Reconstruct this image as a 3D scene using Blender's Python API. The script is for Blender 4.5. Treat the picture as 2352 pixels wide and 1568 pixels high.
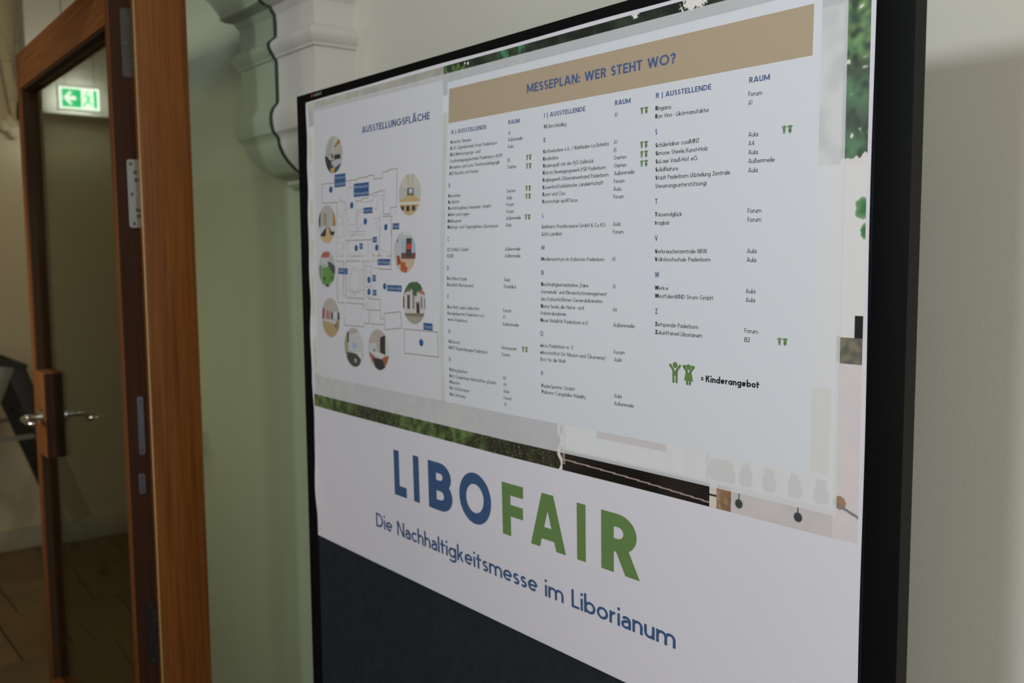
import bpy, bmesh, math, random
from mathutils import Vector, Matrix, noise
R = math.radians
random.seed(7)
sc = bpy.context.scene
for o in list(bpy.data.objects): bpy.data.objects.remove(o)
COL = sc.collection

# ------------------------------------------------------------------ camera, light, exposure
cam_d = bpy.data.cameras.new('camera'); cam = bpy.data.objects.new('camera', cam_d); COL.objects.link(cam)
yaw, pitch, roll = R(38.48988712), R(5.31951325), R(-0.47713332)
fw = Vector((-math.cos(yaw)*math.cos(pitch), math.sin(yaw)*math.cos(pitch), -math.sin(pitch)))
rt = fw.cross(Vector((0, 0, 1))).normalized(); up = rt.cross(fw)
r2 = rt*math.cos(roll)+up*math.sin(roll); u2 = -rt*math.sin(roll)+up*math.cos(roll)
m = Matrix((r2, u2, -fw)).transposed().to_4x4(); m.translation = Vector((0, 0, 1.6)); cam.matrix_world = m
cam_d.sensor_width = 36; cam_d.lens = 2209.3746/2352*36; cam_d.clip_start = .02; cam_d.clip_end = 60
cam_d.dof.use_dof = True; cam_d.dof.focus_distance = 1.10; cam_d.dof.aperture_fstop = 6.3
sc.camera = cam
sc.view_settings.view_transform = 'Standard'; sc.view_settings.look = 'None'
sc.view_settings.exposure = 0.0; sc.view_settings.gamma = 1.0; sc.view_settings.use_curve_mapping = False
world = bpy.data.worlds.new('world'); sc.world = world; world.use_nodes = True
world.node_tree.nodes['Background'].inputs[0].default_value = (.75, .85, 1, 1)
world.node_tree.nodes['Background'].inputs[1].default_value = .02
sc.cycles.max_bounces = 8; sc.cycles.diffuse_bounces = 4; sc.cycles.transparent_max_bounces = 12
sc.cycles.use_denoising = True
def area(name, loc, target, sx, sy, power, col):
    d = bpy.data.lights.new(name, 'AREA'); d.shape = 'RECTANGLE'; d.size = sx; d.size_y = sy; d.energy = power; d.color = col
    o = bpy.data.objects.new(name, d); COL.objects.link(o); o.location = loc
    o.rotation_euler = (Vector(target)-Vector(loc)).to_track_quat('-Z', 'Y').to_euler(); return o
# high key light opposite the board, turned aside to dim the sheet's left (its light draws the board's soft shadow on the wall)
area('high_key_light', (-.56, -1.64, 2.87), (.35, 1.0, 1.7), .38, .33, 36, (.87, .945, 1))
# tall window at the near end of the corridor
area('corridor_window_light', (2.15, -.75, 1.9), (-1.0, .8, 1.5), 1.5, 1.9, 46, (1, .985, .955))
# overcast window further along the corridor side
area('side_window_light', (1.0, -1.64, 1.7), (.4, 1.0, 1.5), 1.2, 1.5, 9, (1, .985, .96))
# warm ceiling lamp of the room behind the door
area('hall_ceiling_light', (-4.3, 1.5, 3.0), (-4.9, 1.2, 0), .5, .5, 4.8, (1, .81, .43))

area('hall_fill_light', (-3.0, -1.6, 2.0), (-3.0, 1.1, 1.25), .5, .5, 5.2, (1, .97, .84)).data.spread = R(58)  # added fill that brightens the wall behind the sidelight glass

# ------------------------------------------------------------------ materials
def lin(c): return tuple(((x/255)/12.92 if x/255 <= .04045 else ((x/255+.055)/1.055)**2.4) for x in c)
def mat(name, col, rough=.6, metal=0, spec=.5, bump=0, bscale=200, vary=0, vscale=3, detail=4, stretch=None):
    M = bpy.data.materials.new(name); M.use_nodes = True; nt = M.node_tree; N = nt.nodes; b = N['Principled BSDF']
    b.inputs['Base Color'].default_value = (*col, 1); b.inputs['Roughness'].default_value = rough; b.inputs['Metallic'].default_value = metal
    b.inputs['Specular IOR Level'].default_value = spec
    tc = N.new('ShaderNodeTexCoord'); mp = N.new('ShaderNodeMapping'); nt.links.new(tc.outputs['Object'], mp.inputs[0])
    if stretch: mp.inputs['Scale'].default_value = stretch
    if vary:
        n = N.new('ShaderNodeTexNoise'); n.inputs['Scale'].default_value = vscale; n.inputs['Detail'].default_value = detail; nt.links.new(mp.outputs[0], n.inputs['Vector'])
        rp = N.new('ShaderNodeValToRGB'); rp.color_ramp.elements[0].position = .3; rp.color_ramp.elements[1].position = .7
        rp.color_ramp.elements[0].color = (*[c*(1-vary) for c in col], 1); rp.color_ramp.elements[1].color = (*[min(1, c*(1+vary)) for c in col], 1)
        nt.links.new(n.outputs['Fac'], rp.inputs[0]); nt.links.new(rp.outputs[0], b.inputs['Base Color'])
    if bump:
        n = N.new('ShaderNodeTexNoise'); n.inputs['Scale'].default_value = bscale; n.inputs['Detail'].default_value = 3; nt.links.new(mp.outputs[0], n.inputs['Vector'])
        bp = N.new('ShaderNodeBump'); bp.inputs['Strength'].default_value = bump; bp.inputs['Distance'].default_value = .002
        nt.links.new(n.outputs['Fac'], bp.inputs['Height']); nt.links.new(bp.outputs[0], b.inputs['Normal'])
    return M
def wood(name, dark, light, scale=(45, 45, 1.1), rough=.42):
    M = mat(name, light, rough, spec=.22); nt = M.node_tree; N = nt.nodes; b = N['Principled BSDF']
    mp = [n for n in N if n.type == 'MAPPING'][0]; mp.inputs['Scale'].default_value = scale
    n = N.new('ShaderNodeTexNoise'); n.inputs['Scale'].default_value = 3; n.inputs['Detail'].default_value = 8; n.inputs['Roughness'].default_value = .62; n.inputs['Distortion'].default_value = .4
    nt.links.new(mp.outputs[0], n.inputs['Vector'])
    rp = N.new('ShaderNodeValToRGB'); rp.color_ramp.elements[0].position = .32; rp.color_ramp.elements[1].position = .62
    rp.color_ramp.elements[0].color = (*dark, 1); rp.color_ramp.elements[1].color = (*light, 1)
    nt.links.new(n.outputs['Fac'], rp.inputs[0]); nt.links.new(rp.outputs[0], b.inputs['Base Color'])
    bp = N.new('ShaderNodeBump'); bp.inputs['Strength'].default_value = .25; bp.inputs['Distance'].default_value = .0006
    nt.links.new(n.outputs['Fac'], bp.inputs['Height']); nt.links.new(bp.outputs[0], b.inputs['Normal']); return M
def glass(name, tint, ior=1.5):
    M = bpy.data.materials.new(name); M.use_nodes = True; nt = M.node_tree; N = nt.nodes; N.remove(N['Principled BSDF'])
    out = N['Material Output']; t = N.new('ShaderNodeBsdfTransparent'); t.inputs[0].default_value = (*tint, 1)
    g = N.new('ShaderNodeBsdfGlossy'); g.inputs['Roughness'].default_value = .01; g.inputs['Color'].default_value = (.9, 1, .95, 1)
    f = N.new('ShaderNodeFresnel'); ge = N.new('ShaderNodeNewGeometry'); mr = N.new('ShaderNodeMapRange')
    mr.inputs['To Min'].default_value = ior; mr.inputs['To Max'].default_value = 1/ior; nt.links.new(ge.outputs['Backfacing'], mr.inputs['Value']); nt.links.new(mr.outputs[0], f.inputs[0])   # same reflection from both faces of the pane
    mx = N.new('ShaderNodeMixShader')
    nt.links.new(f.outputs[0], mx.inputs[0]); nt.links.new(t.outputs[0], mx.inputs[1]); nt.links.new(g.outputs[0], mx.inputs[2]); nt.links.new(mx.outputs[0], out.inputs[0]); return M
def emis(name, col, s):
    M = bpy.data.materials.new(name); M.use_nodes = True; b = M.node_tree.nodes['Principled BSDF']
    b.inputs['Base Color'].default_value = (*col, 1); b.inputs['Emission Color'].default_value = (*col, 1); b.inputs['Emission Strength'].default_value = s; return M
def ink_mat():
    M = mat('poster_print', (1, 1, 1), .55, spec=.35, bump=.05, bscale=60); nt = M.node_tree; a = nt.nodes.new('ShaderNodeAttribute'); a.attribute_name = 'Col'
    nt.links.new(a.outputs['Color'], nt.nodes['Principled BSDF'].inputs['Base Color']); return M
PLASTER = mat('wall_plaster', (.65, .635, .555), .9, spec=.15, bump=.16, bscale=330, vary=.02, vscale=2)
HALL_WALL_DARK = mat('hall_wall_darkened', (.10, .075, .045), .6, vary=.1, vscale=3)  # unseen hall wall, darkened so the door glass reflects less
HEADER_BRIGHT = mat('header_reflection_tone', (.78, .76, .68), .9, spec=.1)  # paler than the hall wall to carry the bright reflection in the door glass
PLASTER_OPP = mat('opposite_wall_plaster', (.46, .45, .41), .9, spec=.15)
PLASTER_HALL = mat('hall_plaster', (.63, .55, .37), .9, spec=.15, bump=.3, bscale=120, vary=.03, vscale=1.2)
STUCCO = mat('stucco_paint', (.60, .585, .54), .75, spec=.2, bump=.15, bscale=60)
CEIL = mat('ceiling_plaster', (.70, .68, .62), .9)
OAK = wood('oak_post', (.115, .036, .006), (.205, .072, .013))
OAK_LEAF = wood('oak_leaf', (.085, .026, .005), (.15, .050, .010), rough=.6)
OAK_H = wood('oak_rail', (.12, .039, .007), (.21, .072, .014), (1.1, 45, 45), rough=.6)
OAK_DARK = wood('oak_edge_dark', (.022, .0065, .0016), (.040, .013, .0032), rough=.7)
OAK_PALE = mat('pale_edge_strip', (.42, .27, .12), .5)
BLACK = mat('black_powder_coat', (.0035, .0038, .0040), .62, spec=.10, bump=.05, bscale=900)
SIDE_LIT = mat('frame_side_lit', (.016, .016, .0145), .6, spec=.15)  # frame black made paler for the light falling on its side
FELT = mat('blue_grey_felt', (.024, .030, .037), .95, spec=.05, bump=.5, bscale=500, vary=.12, vscale=60)
STEEL = mat('brushed_steel', (.33, .33, .315), .34, metal=1, bump=.08, bscale=30, stretch=(1, 1, 12))  # one hinge steel in three tones, reflections put into the colour
STEEL_LOW_GLINT = mat('hinge_steel_low_glint', (.09, .085, .075), .5, metal=1)
STEEL_NO_GLINT = mat('hinge_steel_no_glint', (.05, .052, .055), .5, metal=1)
CHROME = mat('lever_steel', (.62, .60, .56), .22, metal=1)
SCREW = mat('screw_dark', (.10, .11, .11), .4, metal=1)
GASKET = mat('glazing_seal_black', (.045, .024, .013), .9, spec=.1)
SEAL = mat('glass_edge_green', (.010, .030, .022), .3)
ALU = mat('ladder_aluminium', (.26, .25, .22), .5, metal=.5)
LBLACK = mat('ladder_dark_plastic', (.022, .021, .017), .6)
TILE = [mat('floor_tile_%s' % n, c, .42, spec=.4, vary=.12, vscale=5, bump=.1, bscale=40) for n, c in (('a', (.215, .140, .062)), ('b', (.195, .130, .060)), ('c', (.230, .150, .068)))]
GROUT = mat('floor_grout', (.075, .05, .026), .9)
FLOOR = mat('corridor_floor', (.16, .12, .08), .6, vary=.1, vscale=6)
BASE = mat('baseboard_paint', (.46, .42, .31), .6)
GLASS_SIDE = glass('sidelight_glass', (.895, .955, .895))
GLASS_DOOR = glass('door_glass', (.57, .565, .50), 1.28)
PAPER = mat('poster_paper', (.78, .755, .825), .55, spec=.3, bump=.12, bscale=14, vary=.01, vscale=5)
INK = ink_mat()

# ------------------------------------------------------------------ helpers
class MB:
    def __init__(s): s.v = []; s.f = []
    def add(s, vs, fs):
        k = len(s.v); s.v += [tuple(p) for p in vs]; s.f += [tuple(i+k for i in f) for f in fs]
    def box(s, x0, x1, y0, y1, z0, z1):
        s.add([(x, y, z) for x in (x0, x1) for y in (y0, y1) for z in (z0, z1)], [(0, 1, 3, 2), (4, 6, 7, 5), (0, 4, 5, 1), (2, 3, 7, 6), (0, 2, 6, 4), (1, 5, 7, 3)]); return s
    def prism(s, poly, fa, fb):
        n = len(poly); s.add([fa(*p) for p in poly]+[fb(*p) for p in poly], [tuple(range(n))[::-1], tuple(range(n, 2*n))]+[(i, (i+1) % n, n+(i+1) % n, n+i) for i in range(n)]); return s
    def bar(s, a, b, w, h, upv=(0, 0, 1)):
        a = Vector(a); b = Vector(b); d = (b-a).normalized(); u = Vector(upv); sd = d.cross(u).normalized(); u = sd.cross(d)
        s.add([p+sd*i*w/2+u*j*h/2 for p in (a, b) for i, j in ((-1, -1), (1, -1), (1, 1), (-1, 1))], [(3, 2, 1, 0), (4, 5, 6, 7), (0, 1, 5, 4), (1, 2, 6, 5), (2, 3, 7, 6), (3, 0, 4, 7)]); return s
    def tube(s, pts, r, n=10):
        pts = [Vector(p) for p in pts]; rings = []
        for i, p in enumerate(pts):
            d = (pts[min(i+1, len(pts)-1)]-pts[max(i-1, 0)]).normalized(); a = d.orthogonal().normalized() if i == 0 else (pa-d*pa.dot(d)).normalized(); pa = a; b = d.cross(a)
            rings.append([p+(a*math.cos(6.28318*k/n)+b*math.sin(6.28318*k/n))*r for k in range(n)])
        k0 = [v for rg in rings for v in rg]; f = [(i*n+k, i*n+(k+1) % n, (i+1)*n+(k+1) % n, (i+1)*n+k) for i in range(len(pts)-1) for k in range(n)]
        s.add(k0, f+[tuple(range(n))[::-1], tuple(range((len(pts)-1)*n, len(pts)*n))]); return s
    def build(s, name, material, parent=None, bevel=0, smooth=False, M=None, segs=2):
        me = bpy.data.meshes.new(name); me.from_pydata([tuple(M @ Vector(v)) for v in s.v] if M else s.v, [], s.f)
        bm = bmesh.new(); bm.from_mesh(me); bmesh.ops.recalc_face_normals(bm, faces=bm.faces)
        if bevel: bmesh.ops.bevel(bm, geom=[e for e in bm.edges if len(e.link_faces) == 2 and e.calc_face_angle() > .6], offset=bevel, segments=segs, profile=.5, affect='EDGES')
        bm.to_mesh(me); bm.free()
        me.materials.append(material)
        if smooth or bevel:
            me.polygons.foreach_set('use_smooth', [True]*len(me.polygons)); me.set_sharp_from_angle(angle=R(40))
        o = bpy.data.objects.new(name, me); COL.objects.link(o)
        if parent: o.parent = parent
        return o
def box(name, material, x0, x1, y0, y1, z0, z1, parent=None, bevel=0): return MB().box(x0, x1, y0, y1, z0, z1).build(name, material, parent, bevel)
def empty(name, loc=(0, 0, 0)):
    o = bpy.data.objects.new(name, None); COL.objects.link(o); o.location = loc; o.empty_display_size = .1; return o
def tag(o, label=None, cat=None, group=None, kind=None):
    if label: o['label'] = label
    if cat: o['category'] = cat
    if group: o['group'] = group
    if kind: o['kind'] = kind
    return o
def st(o, label=None): return tag(o, label, kind='structure')

# ------------------------------------------------------------------ room shell (x runs along the corridor, y into the wall, z up)
WY = 1.098; GX = -2.12; FX = -5.72
st(box('wall_right', PLASTER, -3.30, 2.3, WY, WY+.30, 0, 3.6), 'cream plaster wall behind the pinboard')
st(box('wall_near_end', PLASTER, 2.3, 2.5, -2.4, WY+.3, 0, 3.6), 'cream end wall of the corridor')
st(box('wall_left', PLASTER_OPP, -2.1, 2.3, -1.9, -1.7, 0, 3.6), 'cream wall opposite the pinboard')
st(box('wall_hall_left', HALL_WALL_DARK, FX, -2.1, -2.6, -2.4, 0, 3.6), 'unseen left wall of the hall, darkened to dim the door glass reflection')
st(box('wall_far_end', PLASTER_HALL, FX-.2, FX, -2.4, 3.2, 0, 3.6), 'beige wall at the far end behind the glass door')
st(box('wall_hall_right', PLASTER_HALL, FX, -3.1, 3.0, 3.2, 0, 3.6), 'beige side wall of the hall behind the door')
st(box('wall_hall_return', PLASTER_HALL, -3.30, -3.1, WY+.30, 3.0, 0, 3.6), 'return wall of the hall behind the door')
st(box('ceiling', CEIL, FX, 2.3, -2.4, 3.0, 3.6, 3.75), 'pale ceiling')
st(box('floor', FLOOR, -2.20, 2.3, -2.4, WY, -.1, 0), 'corridor floor')
st(box('baseboard_right', BASE, -2.0, 2.3, WY-.014, WY, 0, .10), 'painted skirting board under the pinboard wall')
bb = st(MB().box(FX, FX+.016, -2.4, 3.0, 0, .115).build('baseboard_far_end', BASE, bevel=.004), 'pale skirting board of the far wall')
# added header standing in for the bright one reflected in the door glass
st(box('trim_reflection_header', HEADER_BRIGHT, FX, -5.565, 1.215, 3.0, 2.353, 3.6), 'stand-in for the bright header reflected in the door glass')
# hall floor of rectangular stone tiles, each its own piece
hf = st(box('floor_hall', GROUT, FX, -2.20, -2.4, 3.0, -.1, -.008), 'hall floor of large brown stone tiles with dark joints')
rows = [-5.72, -5.262, -4.683, -4.106, -3.53, -2.95, -2.372, -2.20]; offs = [.02, .868, .767, .90, .80, .86, .77]
for i in range(7):
    y = offs[i] % .285 - .57
    while y < 2.6:
        b = MB().box(rows[i]+.004, rows[i+1]-.004, y+.003, y+.282, -.008, random.uniform(-.0006, .0006)).build('tile', TILE[random.randrange(3)], hf, bevel=.0015, segs=1)
        y += .285

# vault ribs and springer on the far wall
def rib(pts, w):
    mb = MB(); n = len(pts)
    for i in range(n-1): mb.bar(pts[i], pts[i+1], w, .018, (1, 0, 0))
    return mb
ribs = empty('trim_vault', (FX, 1.18, 2.3)); st(ribs, 'plaster vault ribs rising from a small corbel on the far wall')
def hall_pt(y, z, d=.02): return (FX+d-ribs.location.x, y-ribs.location.y, z-ribs.location.z)
rib([hall_pt(1.205, 2.31), hall_pt(1.215, 2.5), hall_pt(1.225, 2.72), hall_pt(1.245, 2.95), hall_pt(1.29, 3.25), hall_pt(1.37, 3.6)], .060).build('rib', PLASTER_HALL, ribs, bevel=.006)
rib([hall_pt(1.19, 2.31), hall_pt(1.172, 2.42), hall_pt(1.145, 2.62), hall_pt(1.10, 2.80), hall_pt(1.03, 3.0), hall_pt(.90, 3.25), hall_pt(.70, 3.6)], .052).build('rib', PLASTER_HALL, ribs, bevel=.006)
for y, z, r in ((1.155, 2.31, .035), (1.125, 2.285, .03), (1.165, 2.255, .03)):
    bm = bmesh.new(); bmesh.ops.create_icosphere(bm, subdivisions=3, radius=r, matrix=Matrix.Translation(hall_pt(y, z, .01)) @ Matrix.Diagonal((.45, 1, 1.15, 1)))
    me = bpy.data.meshes.new('corbel'); bm.to_mesh(me); bm.free(); me.materials.append(PLASTER_HALL); me.polygons.foreach_set('use_smooth', [True]*len(me.polygons))
    o = bpy.data.objects.new('corbel', me); COL.objects.link(o); o.parent = ribs

# ------------------------------------------------------------------ moulded corbel on the wall (profile: distance from wall line, height)
prof = [(.905, 3.6), (.905, 2.72), (.885, 2.70), (.868, 2.68), (.868, 2.62), (.885, 2.60), (.892, 2.575), (.905, 2.548), (.925, 2.515), (.945, 2.485), (.958, 2.462), (.962, 2.452)]
prof = [(a, b-.27 if b < 3 else b) for a, b in prof]
prof += [(.9606, 2.1765), (.9701, 2.1691), (.9862, 2.1648), (.990, 2.157), (.9963, 2.1476), (.9975, 2.1297), (.9977, 2.1072), (.9972, 2.099), (.992, 2.0938), (.9836, 2.0874), (.9793, 2.0809), (.9790, 2.0765), (.9798, 2.072), (.986, 2.0607), (.9905, 2.056), (.9915, 2.051), (.9965, 2.048), (.9979, 2.038), (.998, 1.955), (.9968, 1.9485), (.9934, 1.9441), (.9855, 1.9351), (.9805, 1.9208), (.9803, 1.91), (.9812, 1.8986), (.9852, 1.8821), (.992, 1.876), (.997, 1.8689), (.9985, 1.860), (.9995, 1.8522), (1.0081, 1.8329), (1.0199, 1.8166), (1.0396, 1.7976), (1.058, 1.786), (1.072, 1.781), (1.076, 1.779), (1.074, 1.770), (1.082, 1.762), (1.0975, 1.758)]
XR, XL = -1.934, -2.325
mb = MB(); vs = []; n = len(prof)
for y, z in prof:
    o = .998-y; vs += [(XR+o, WY+.01, z), (XR+o, y, z), (XL-o, y, z), (XL-o, WY+.01, z)]
mb.add(vs, [(4*i+k, 4*i+k+1, 4*i+k+5, 4*i+k+4) for i in range(n-1) for k in range(3)]+[(4*n-1, 4*n-2, 4*n-3, 4*n-4), (0, 1, 2, 3)])
cb = mb.build('trim_corbel', STUCCO, smooth=True); cb.data.set_sharp_from_angle(angle=R(28))
st(cb, 'white moulded plaster corbel on the wall, cut by the glass pane')

# ------------------------------------------------------------------ glass partition: post, sidelight pane, header
pf = empty('trim_doorframe', (GX, .72, 0)); st(pf, 'broad oak door post and header of the glass partition')
def lbox(name, material, x0, x1, y0, y1, z0, z1, par, bevel=0):
    L = par.location; return MB().box(x0-L.x, x1-L.x, y0-L.y, y1-L.y, z0-L.z, z1-L.z).build(name, material, par, bevel)
PYL, PYR = .672, .7815
lbox('post', OAK, -2.155, -2.10, PYL, PYR, 0, 3.6, pf, .003)
tag(lbox('edge_strip', OAK_PALE, -2.110, -2.1010, PYL-.0014, PYL-.0002, 0, 2.20, pf, .001), 'pale thin edge strip along the left side of the oak post')
lbox('header', OAK, -2.155, -2.10, -.50, PYL-.006, 2.215, 2.33, pf, .003)
lbox('post', OAK, -2.155, -2.10, -.61, -.505, 0, 3.6, pf, .003)
# sidelight pane, cut along the corbel profile
edge = []
for y, z in reversed(prof):
    edge.append((y-.004, z))
edge = [(WY-.004, .0), (WY-.004, 1.752)]+edge[1:-1]+[(prof[0][0]-.004, 3.6)]
sl = empty('window_1', (GX, .95, 0)); st(sl, 'green tinted fixed glass pane beside the oak post, shaped around the corbel')
poly = [(PYR, 0.0)]+edge+[(PYR, 3.6)]
MB().prism([(a-.95, b) for a, b in poly], lambda a, b: (.004, a, b), lambda a, b: (-.004, a, b)).build('glass_pane', GLASS_SIDE, sl)
ed = []
for i, (a, b) in enumerate(edge): ed.append((a-.95, b))
mb = MB()
for i in range(len(ed)-1):
    (a0, b0), (a1, b1) = ed[i], ed[i+1]
    L = math.hypot(a1-a0, b1-b0)
    if L < 1e-5: continue
    nx, nz = -(b1-b0)/L*.0011, (a1-a0)/L*.0011
    mb.prism([(a0+nx, b0+nz), (a0-nx, b0-nz), (a1-nx, b1-nz), (a1+nx, b1+nz)], lambda a, b: (.0055, a, b), lambda a, b: (-.0045, a, b))
tag(mb.build('edge_seal', SEAL, sl), 'dark green edge of the glass following the corbel profile')

# ------------------------------------------------------------------ door leaf, opened into the hall
dl = empty('door_1', (-2.13, .627, 0)); dl.rotation_euler = (0, 0, R(180-2.0)); st(dl, 'open oak framed glass door leaf with steel hinges and lever handle')
# local x runs from the hinge edge to the lock edge, local -y faces into the room beyond, so y is mirrored
def dbox(name, material, a0, a1, n0, n1, z0, z1, par=dl, bevel=.0015): return MB().box(a0, a1, -n1, -n0, z0, z1).build(name, material, par, bevel)
TH = .060; LW = 1.035
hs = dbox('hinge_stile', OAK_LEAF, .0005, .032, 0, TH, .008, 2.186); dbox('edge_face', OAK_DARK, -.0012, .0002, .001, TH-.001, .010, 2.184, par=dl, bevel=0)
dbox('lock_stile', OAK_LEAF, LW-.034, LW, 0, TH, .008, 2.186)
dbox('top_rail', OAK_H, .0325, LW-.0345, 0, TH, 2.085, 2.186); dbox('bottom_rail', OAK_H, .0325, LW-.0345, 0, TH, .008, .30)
gk = dbox('glazing_bead', GASKET, LW-.040, LW-.0345, .006, .0255, .30, 2.085, bevel=0); dbox('glazing_bead', GASKET, .0325, LW-.040, .006, .0255, 2.079, 2.0848, bevel=0)
dbox('glazing_bead', GASKET, .0325, .036, .006, .0255, .30, 2.079, bevel=0)
dbox('glass_pane', GLASS_DOOR, .036, LW-.041, .026, .034, .301, 2.078, bevel=0)
lk = dbox('lock_block', OAK_LEAF, LW-.155, LW-.0405, -.001, TH+.001, 1.01, 1.262, bevel=.003); dbox('lock_block_end', OAK_DARK, LW-.1565, LW-.1552, .002, TH-.002, 1.013, 1.259, par=lk, bevel=0)
def lever(sgn, n0):
    hz = 1.130; a = LW-.115
    o = MB(); pts = [(a, -(n0+sgn*.004), hz), (a, -(n0+sgn*.036), hz), (a-.004, -(n0+sgn*.046), hz), (a-.014, -(n0+sgn*.052), hz), (a-.03, -(n0+sgn*.053), hz), (a-.115, -(n0+sgn*.053), hz), (a-.125, -(n0+sgn*.049), hz), (a-.129, -(n0+sgn*.040), hz)]
    h = o.tube(pts, .0085, 14).build('lever_handle', CHROME, dl, smooth=True)
    MB().tube([(a, -n0-sgn*.0005, hz), (a, -(n0+sgn*.008), hz)], .024, 24).build('rosette', CHROME, h, smooth=True)
lever(-1, -.002); lever(1, TH+.002)
ly = lambda w: -(w-.627)      # world y of the hinge edge -> local y
def plate(name, material, y0, y1, z0, z1, r, th=.0022, par=dl, label=None):
    pts = []
    for cx, cz, a0 in ((y1-r, z1-r, 0), (y0+r, z1-r, 90), (y0+r, z0+r, 180), (y1-r, z0+r, 270)):
        pts += [(cx+r*math.cos(R(a0+k*18)), cz+r*math.sin(R(a0+k*18))) for k in range(6)]
    o = MB().prism(pts, lambda y, z: (-.0015, ly(y), z), lambda y, z: (-.0015-th, ly(y), z)).build(name, material, par, bevel=.0004, segs=1)
    if label: tag(o, label)
    return o
def screw(par, y, z, r=.0035):
    MB().tube([(-.0030, ly(y), z), (-.0046, ly(y), z)], r, 16).build('screw', SCREW, par, smooth=True)
for nm, mt, z0, z1, y0, lab in (('h1', STEEL_LOW_GLINT, 1.973, 2.116, .6435, 'upper hinge plate, dim reflection put into its grey'), ('h2', STEEL, 1.658, 1.803, .6435, 'brushed steel middle hinge plate, bright reflection put into its colour'), ('h3', STEEL_NO_GLINT, .69, .835, .6435, 'lower hinge plate, darkened as if reflecting little')):
    p = plate('hinge_plate', mt, y0+.006, .6755+.006, z0, z1, .006, label=lab)
    H = z1-z0
    for fy, fz in ((.27, .93), (.55, .81), (.60, .70), (.27, .49), (.62, .26), (.66, .17), (.36, .06)): screw(p, y0+.006+.030*fy, z0+H*fz, .0035 if fz in (.93, .49, .06) else .0042)
    MB().box(-.0040, -.0037, ly(y0+.0245), ly(y0+.0235), z0+H*.33, z0+H*.43).build('engraved_line', SCREW, p)
STRIKE = mat('strike_plate_steel', (.16, .16, .19), .45, metal=1)
for y0, y1, z0, z1 in [(0.6487, 0.6625, 1.1651, 1.2941), (0.645, 0.6599, 1.0779, 1.1242)]:
    p = plate('strike_plate', STRIKE, y0, y1, z0, z1, (y1-y0)*.42, label='narrow dull latch plate in the door edge')
    screw(p, (y0+y1)/2, z1-.010, .0026); screw(p, (y0+y1)/2, z0+.010, .0026)
# ------------------------------------------------------------------ exit sign, built beyond the door in place of its reflection in the glass
es = empty('exit_sign', (-5.46, 1.440, 2.4225)); tag(es, 'lit green exit sign with arrow and running figure, standing in for its reflection in the door glass', 'sign')
sw, sh = .104, .060
FR = mat('sign_frame', (.10, .10, .07), .6); WH = emis('sign_white', (.84, .95, 1.0), 5.0); GN = emis('sign_green', (.006, .70, .28), 3.4)
mb = MB()
for a in ((-sw-.005, sw+.005, sh, sh+.005), (-sw-.005, sw+.005, -sh-.005, -sh), (-sw-.005, -sw, -sh, sh), (sw, sw+.005, -sh, sh)): mb.box(-.010, .006, a[0], a[1], a[2], a[3])
mb.build('sign_frame', FR, es)
box('light_panel', WH, -.006, .002, -sw+.0005, sw-.0005, -sh+.0005, sh-.0005, es)
MB().box(-.011, -.0062, -sw+.002, sw-.002, -sh+.002, sh-.002).build('added_back_glow', emis('sign_back_glow', (.85, .93, 1.0), 15), es)  # added glowing panel that brightens the header behind the sign
def sg(name, polys, mt, d):
    mb = MB()
    for p in polys: mb.prism(p, lambda y, z: (d, y, z), lambda y, z: (d-.0015, y, z))
    return mb.build(name, mt, es)
sg('green_field', [[(-.086, .046), (.008, .046), (.008, -.046), (-.086, -.046)]], GN, .0045); sg('green_field', [[(.070, .046), (.088, .046), (.088, -.046), (.072, -.046)]], GN, .0045)
sg('arrow', [[(-.080, 0), (-.050, .034), (-.034, .034), (-.052, .010), (-.018, .010), (-.018, -.010), (-.052, -.010), (-.034, -.034), (-.050, -.034)]], WH, .0060)
sg('running_figure', [[(.036, .040), (.044, .040), (.046, .032), (.040, .027), (.033, .031)], [(.022, .022), (.046, .020), (.048, .014), (.026, .013)], [(.034, .022), (.046, .022), (.050, -.004), (.040, -.008)], [(.040, -.006), (.050, -.004), (.056, -.020), (.068, -.022), (.068, -.028), (.051, -.027)], [(.038, -.004), (.046, -.008), (.034, -.026), (.020, -.040), (.014, -.036), (.028, -.020)], [(.046, .018), (.060, .008), (.057, .003), (.045, .010)]], GN, .0045)
for y in (-.070, .078): MB().tube([(0, y, sh), (0, y, sh+.02), (0, y, 3.6-2.4225)], .0022, 6).build('hanger_rod', FR, es)

# ------------------------------------------------------------------ stepladder in the hall
ld = empty('stepladder', (-5.28, .95, 0)); tag(ld, 'small aluminium stepladder with dark rear legs standing behind the glass door', 'ladder')
def W(x, y, z): return (x+5.28, y-.95, z)
xa, xb = -4.985, -5.56
mb = MB(); 
cap = MB().box(-.0, .0, 0, 0, 0, 0); cap = MB()
cap.prism([(.80-.95, 1.105), (1.02-.95, 1.070), (1.02-.95, 1.088), (.86-.95, 1.135), (.80-.95, 1.135)], lambda y, z: (xa+5.28+.02, y, z), lambda y, z: (xa+5.28-.045, y, z))
cap.prism([(.80-.95, 1.105), (1.02-.95, 1.070), (1.02-.95, 1.088), (.86-.95, 1.135), (.80-.95, 1.135)], lambda y, z: (xb+5.28+.05, y, z), lambda y, z: (xb+5.28-.0, y, z))
cap.box(xb+5.28, xa+5.28, 1.005-.95, 1.022-.95, 1.072, 1.088); cap.box(xb+5.28, xa+5.28, .80-.95, .83-.95, 1.10, 1.13)
cap.build('top_cap', LBLACK, ld)
box('platform', LBLACK, xb+5.28+.05, xa+5.28-.045, .84-.95, .93-.95, 1.098, 1.116, ld)
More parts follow.
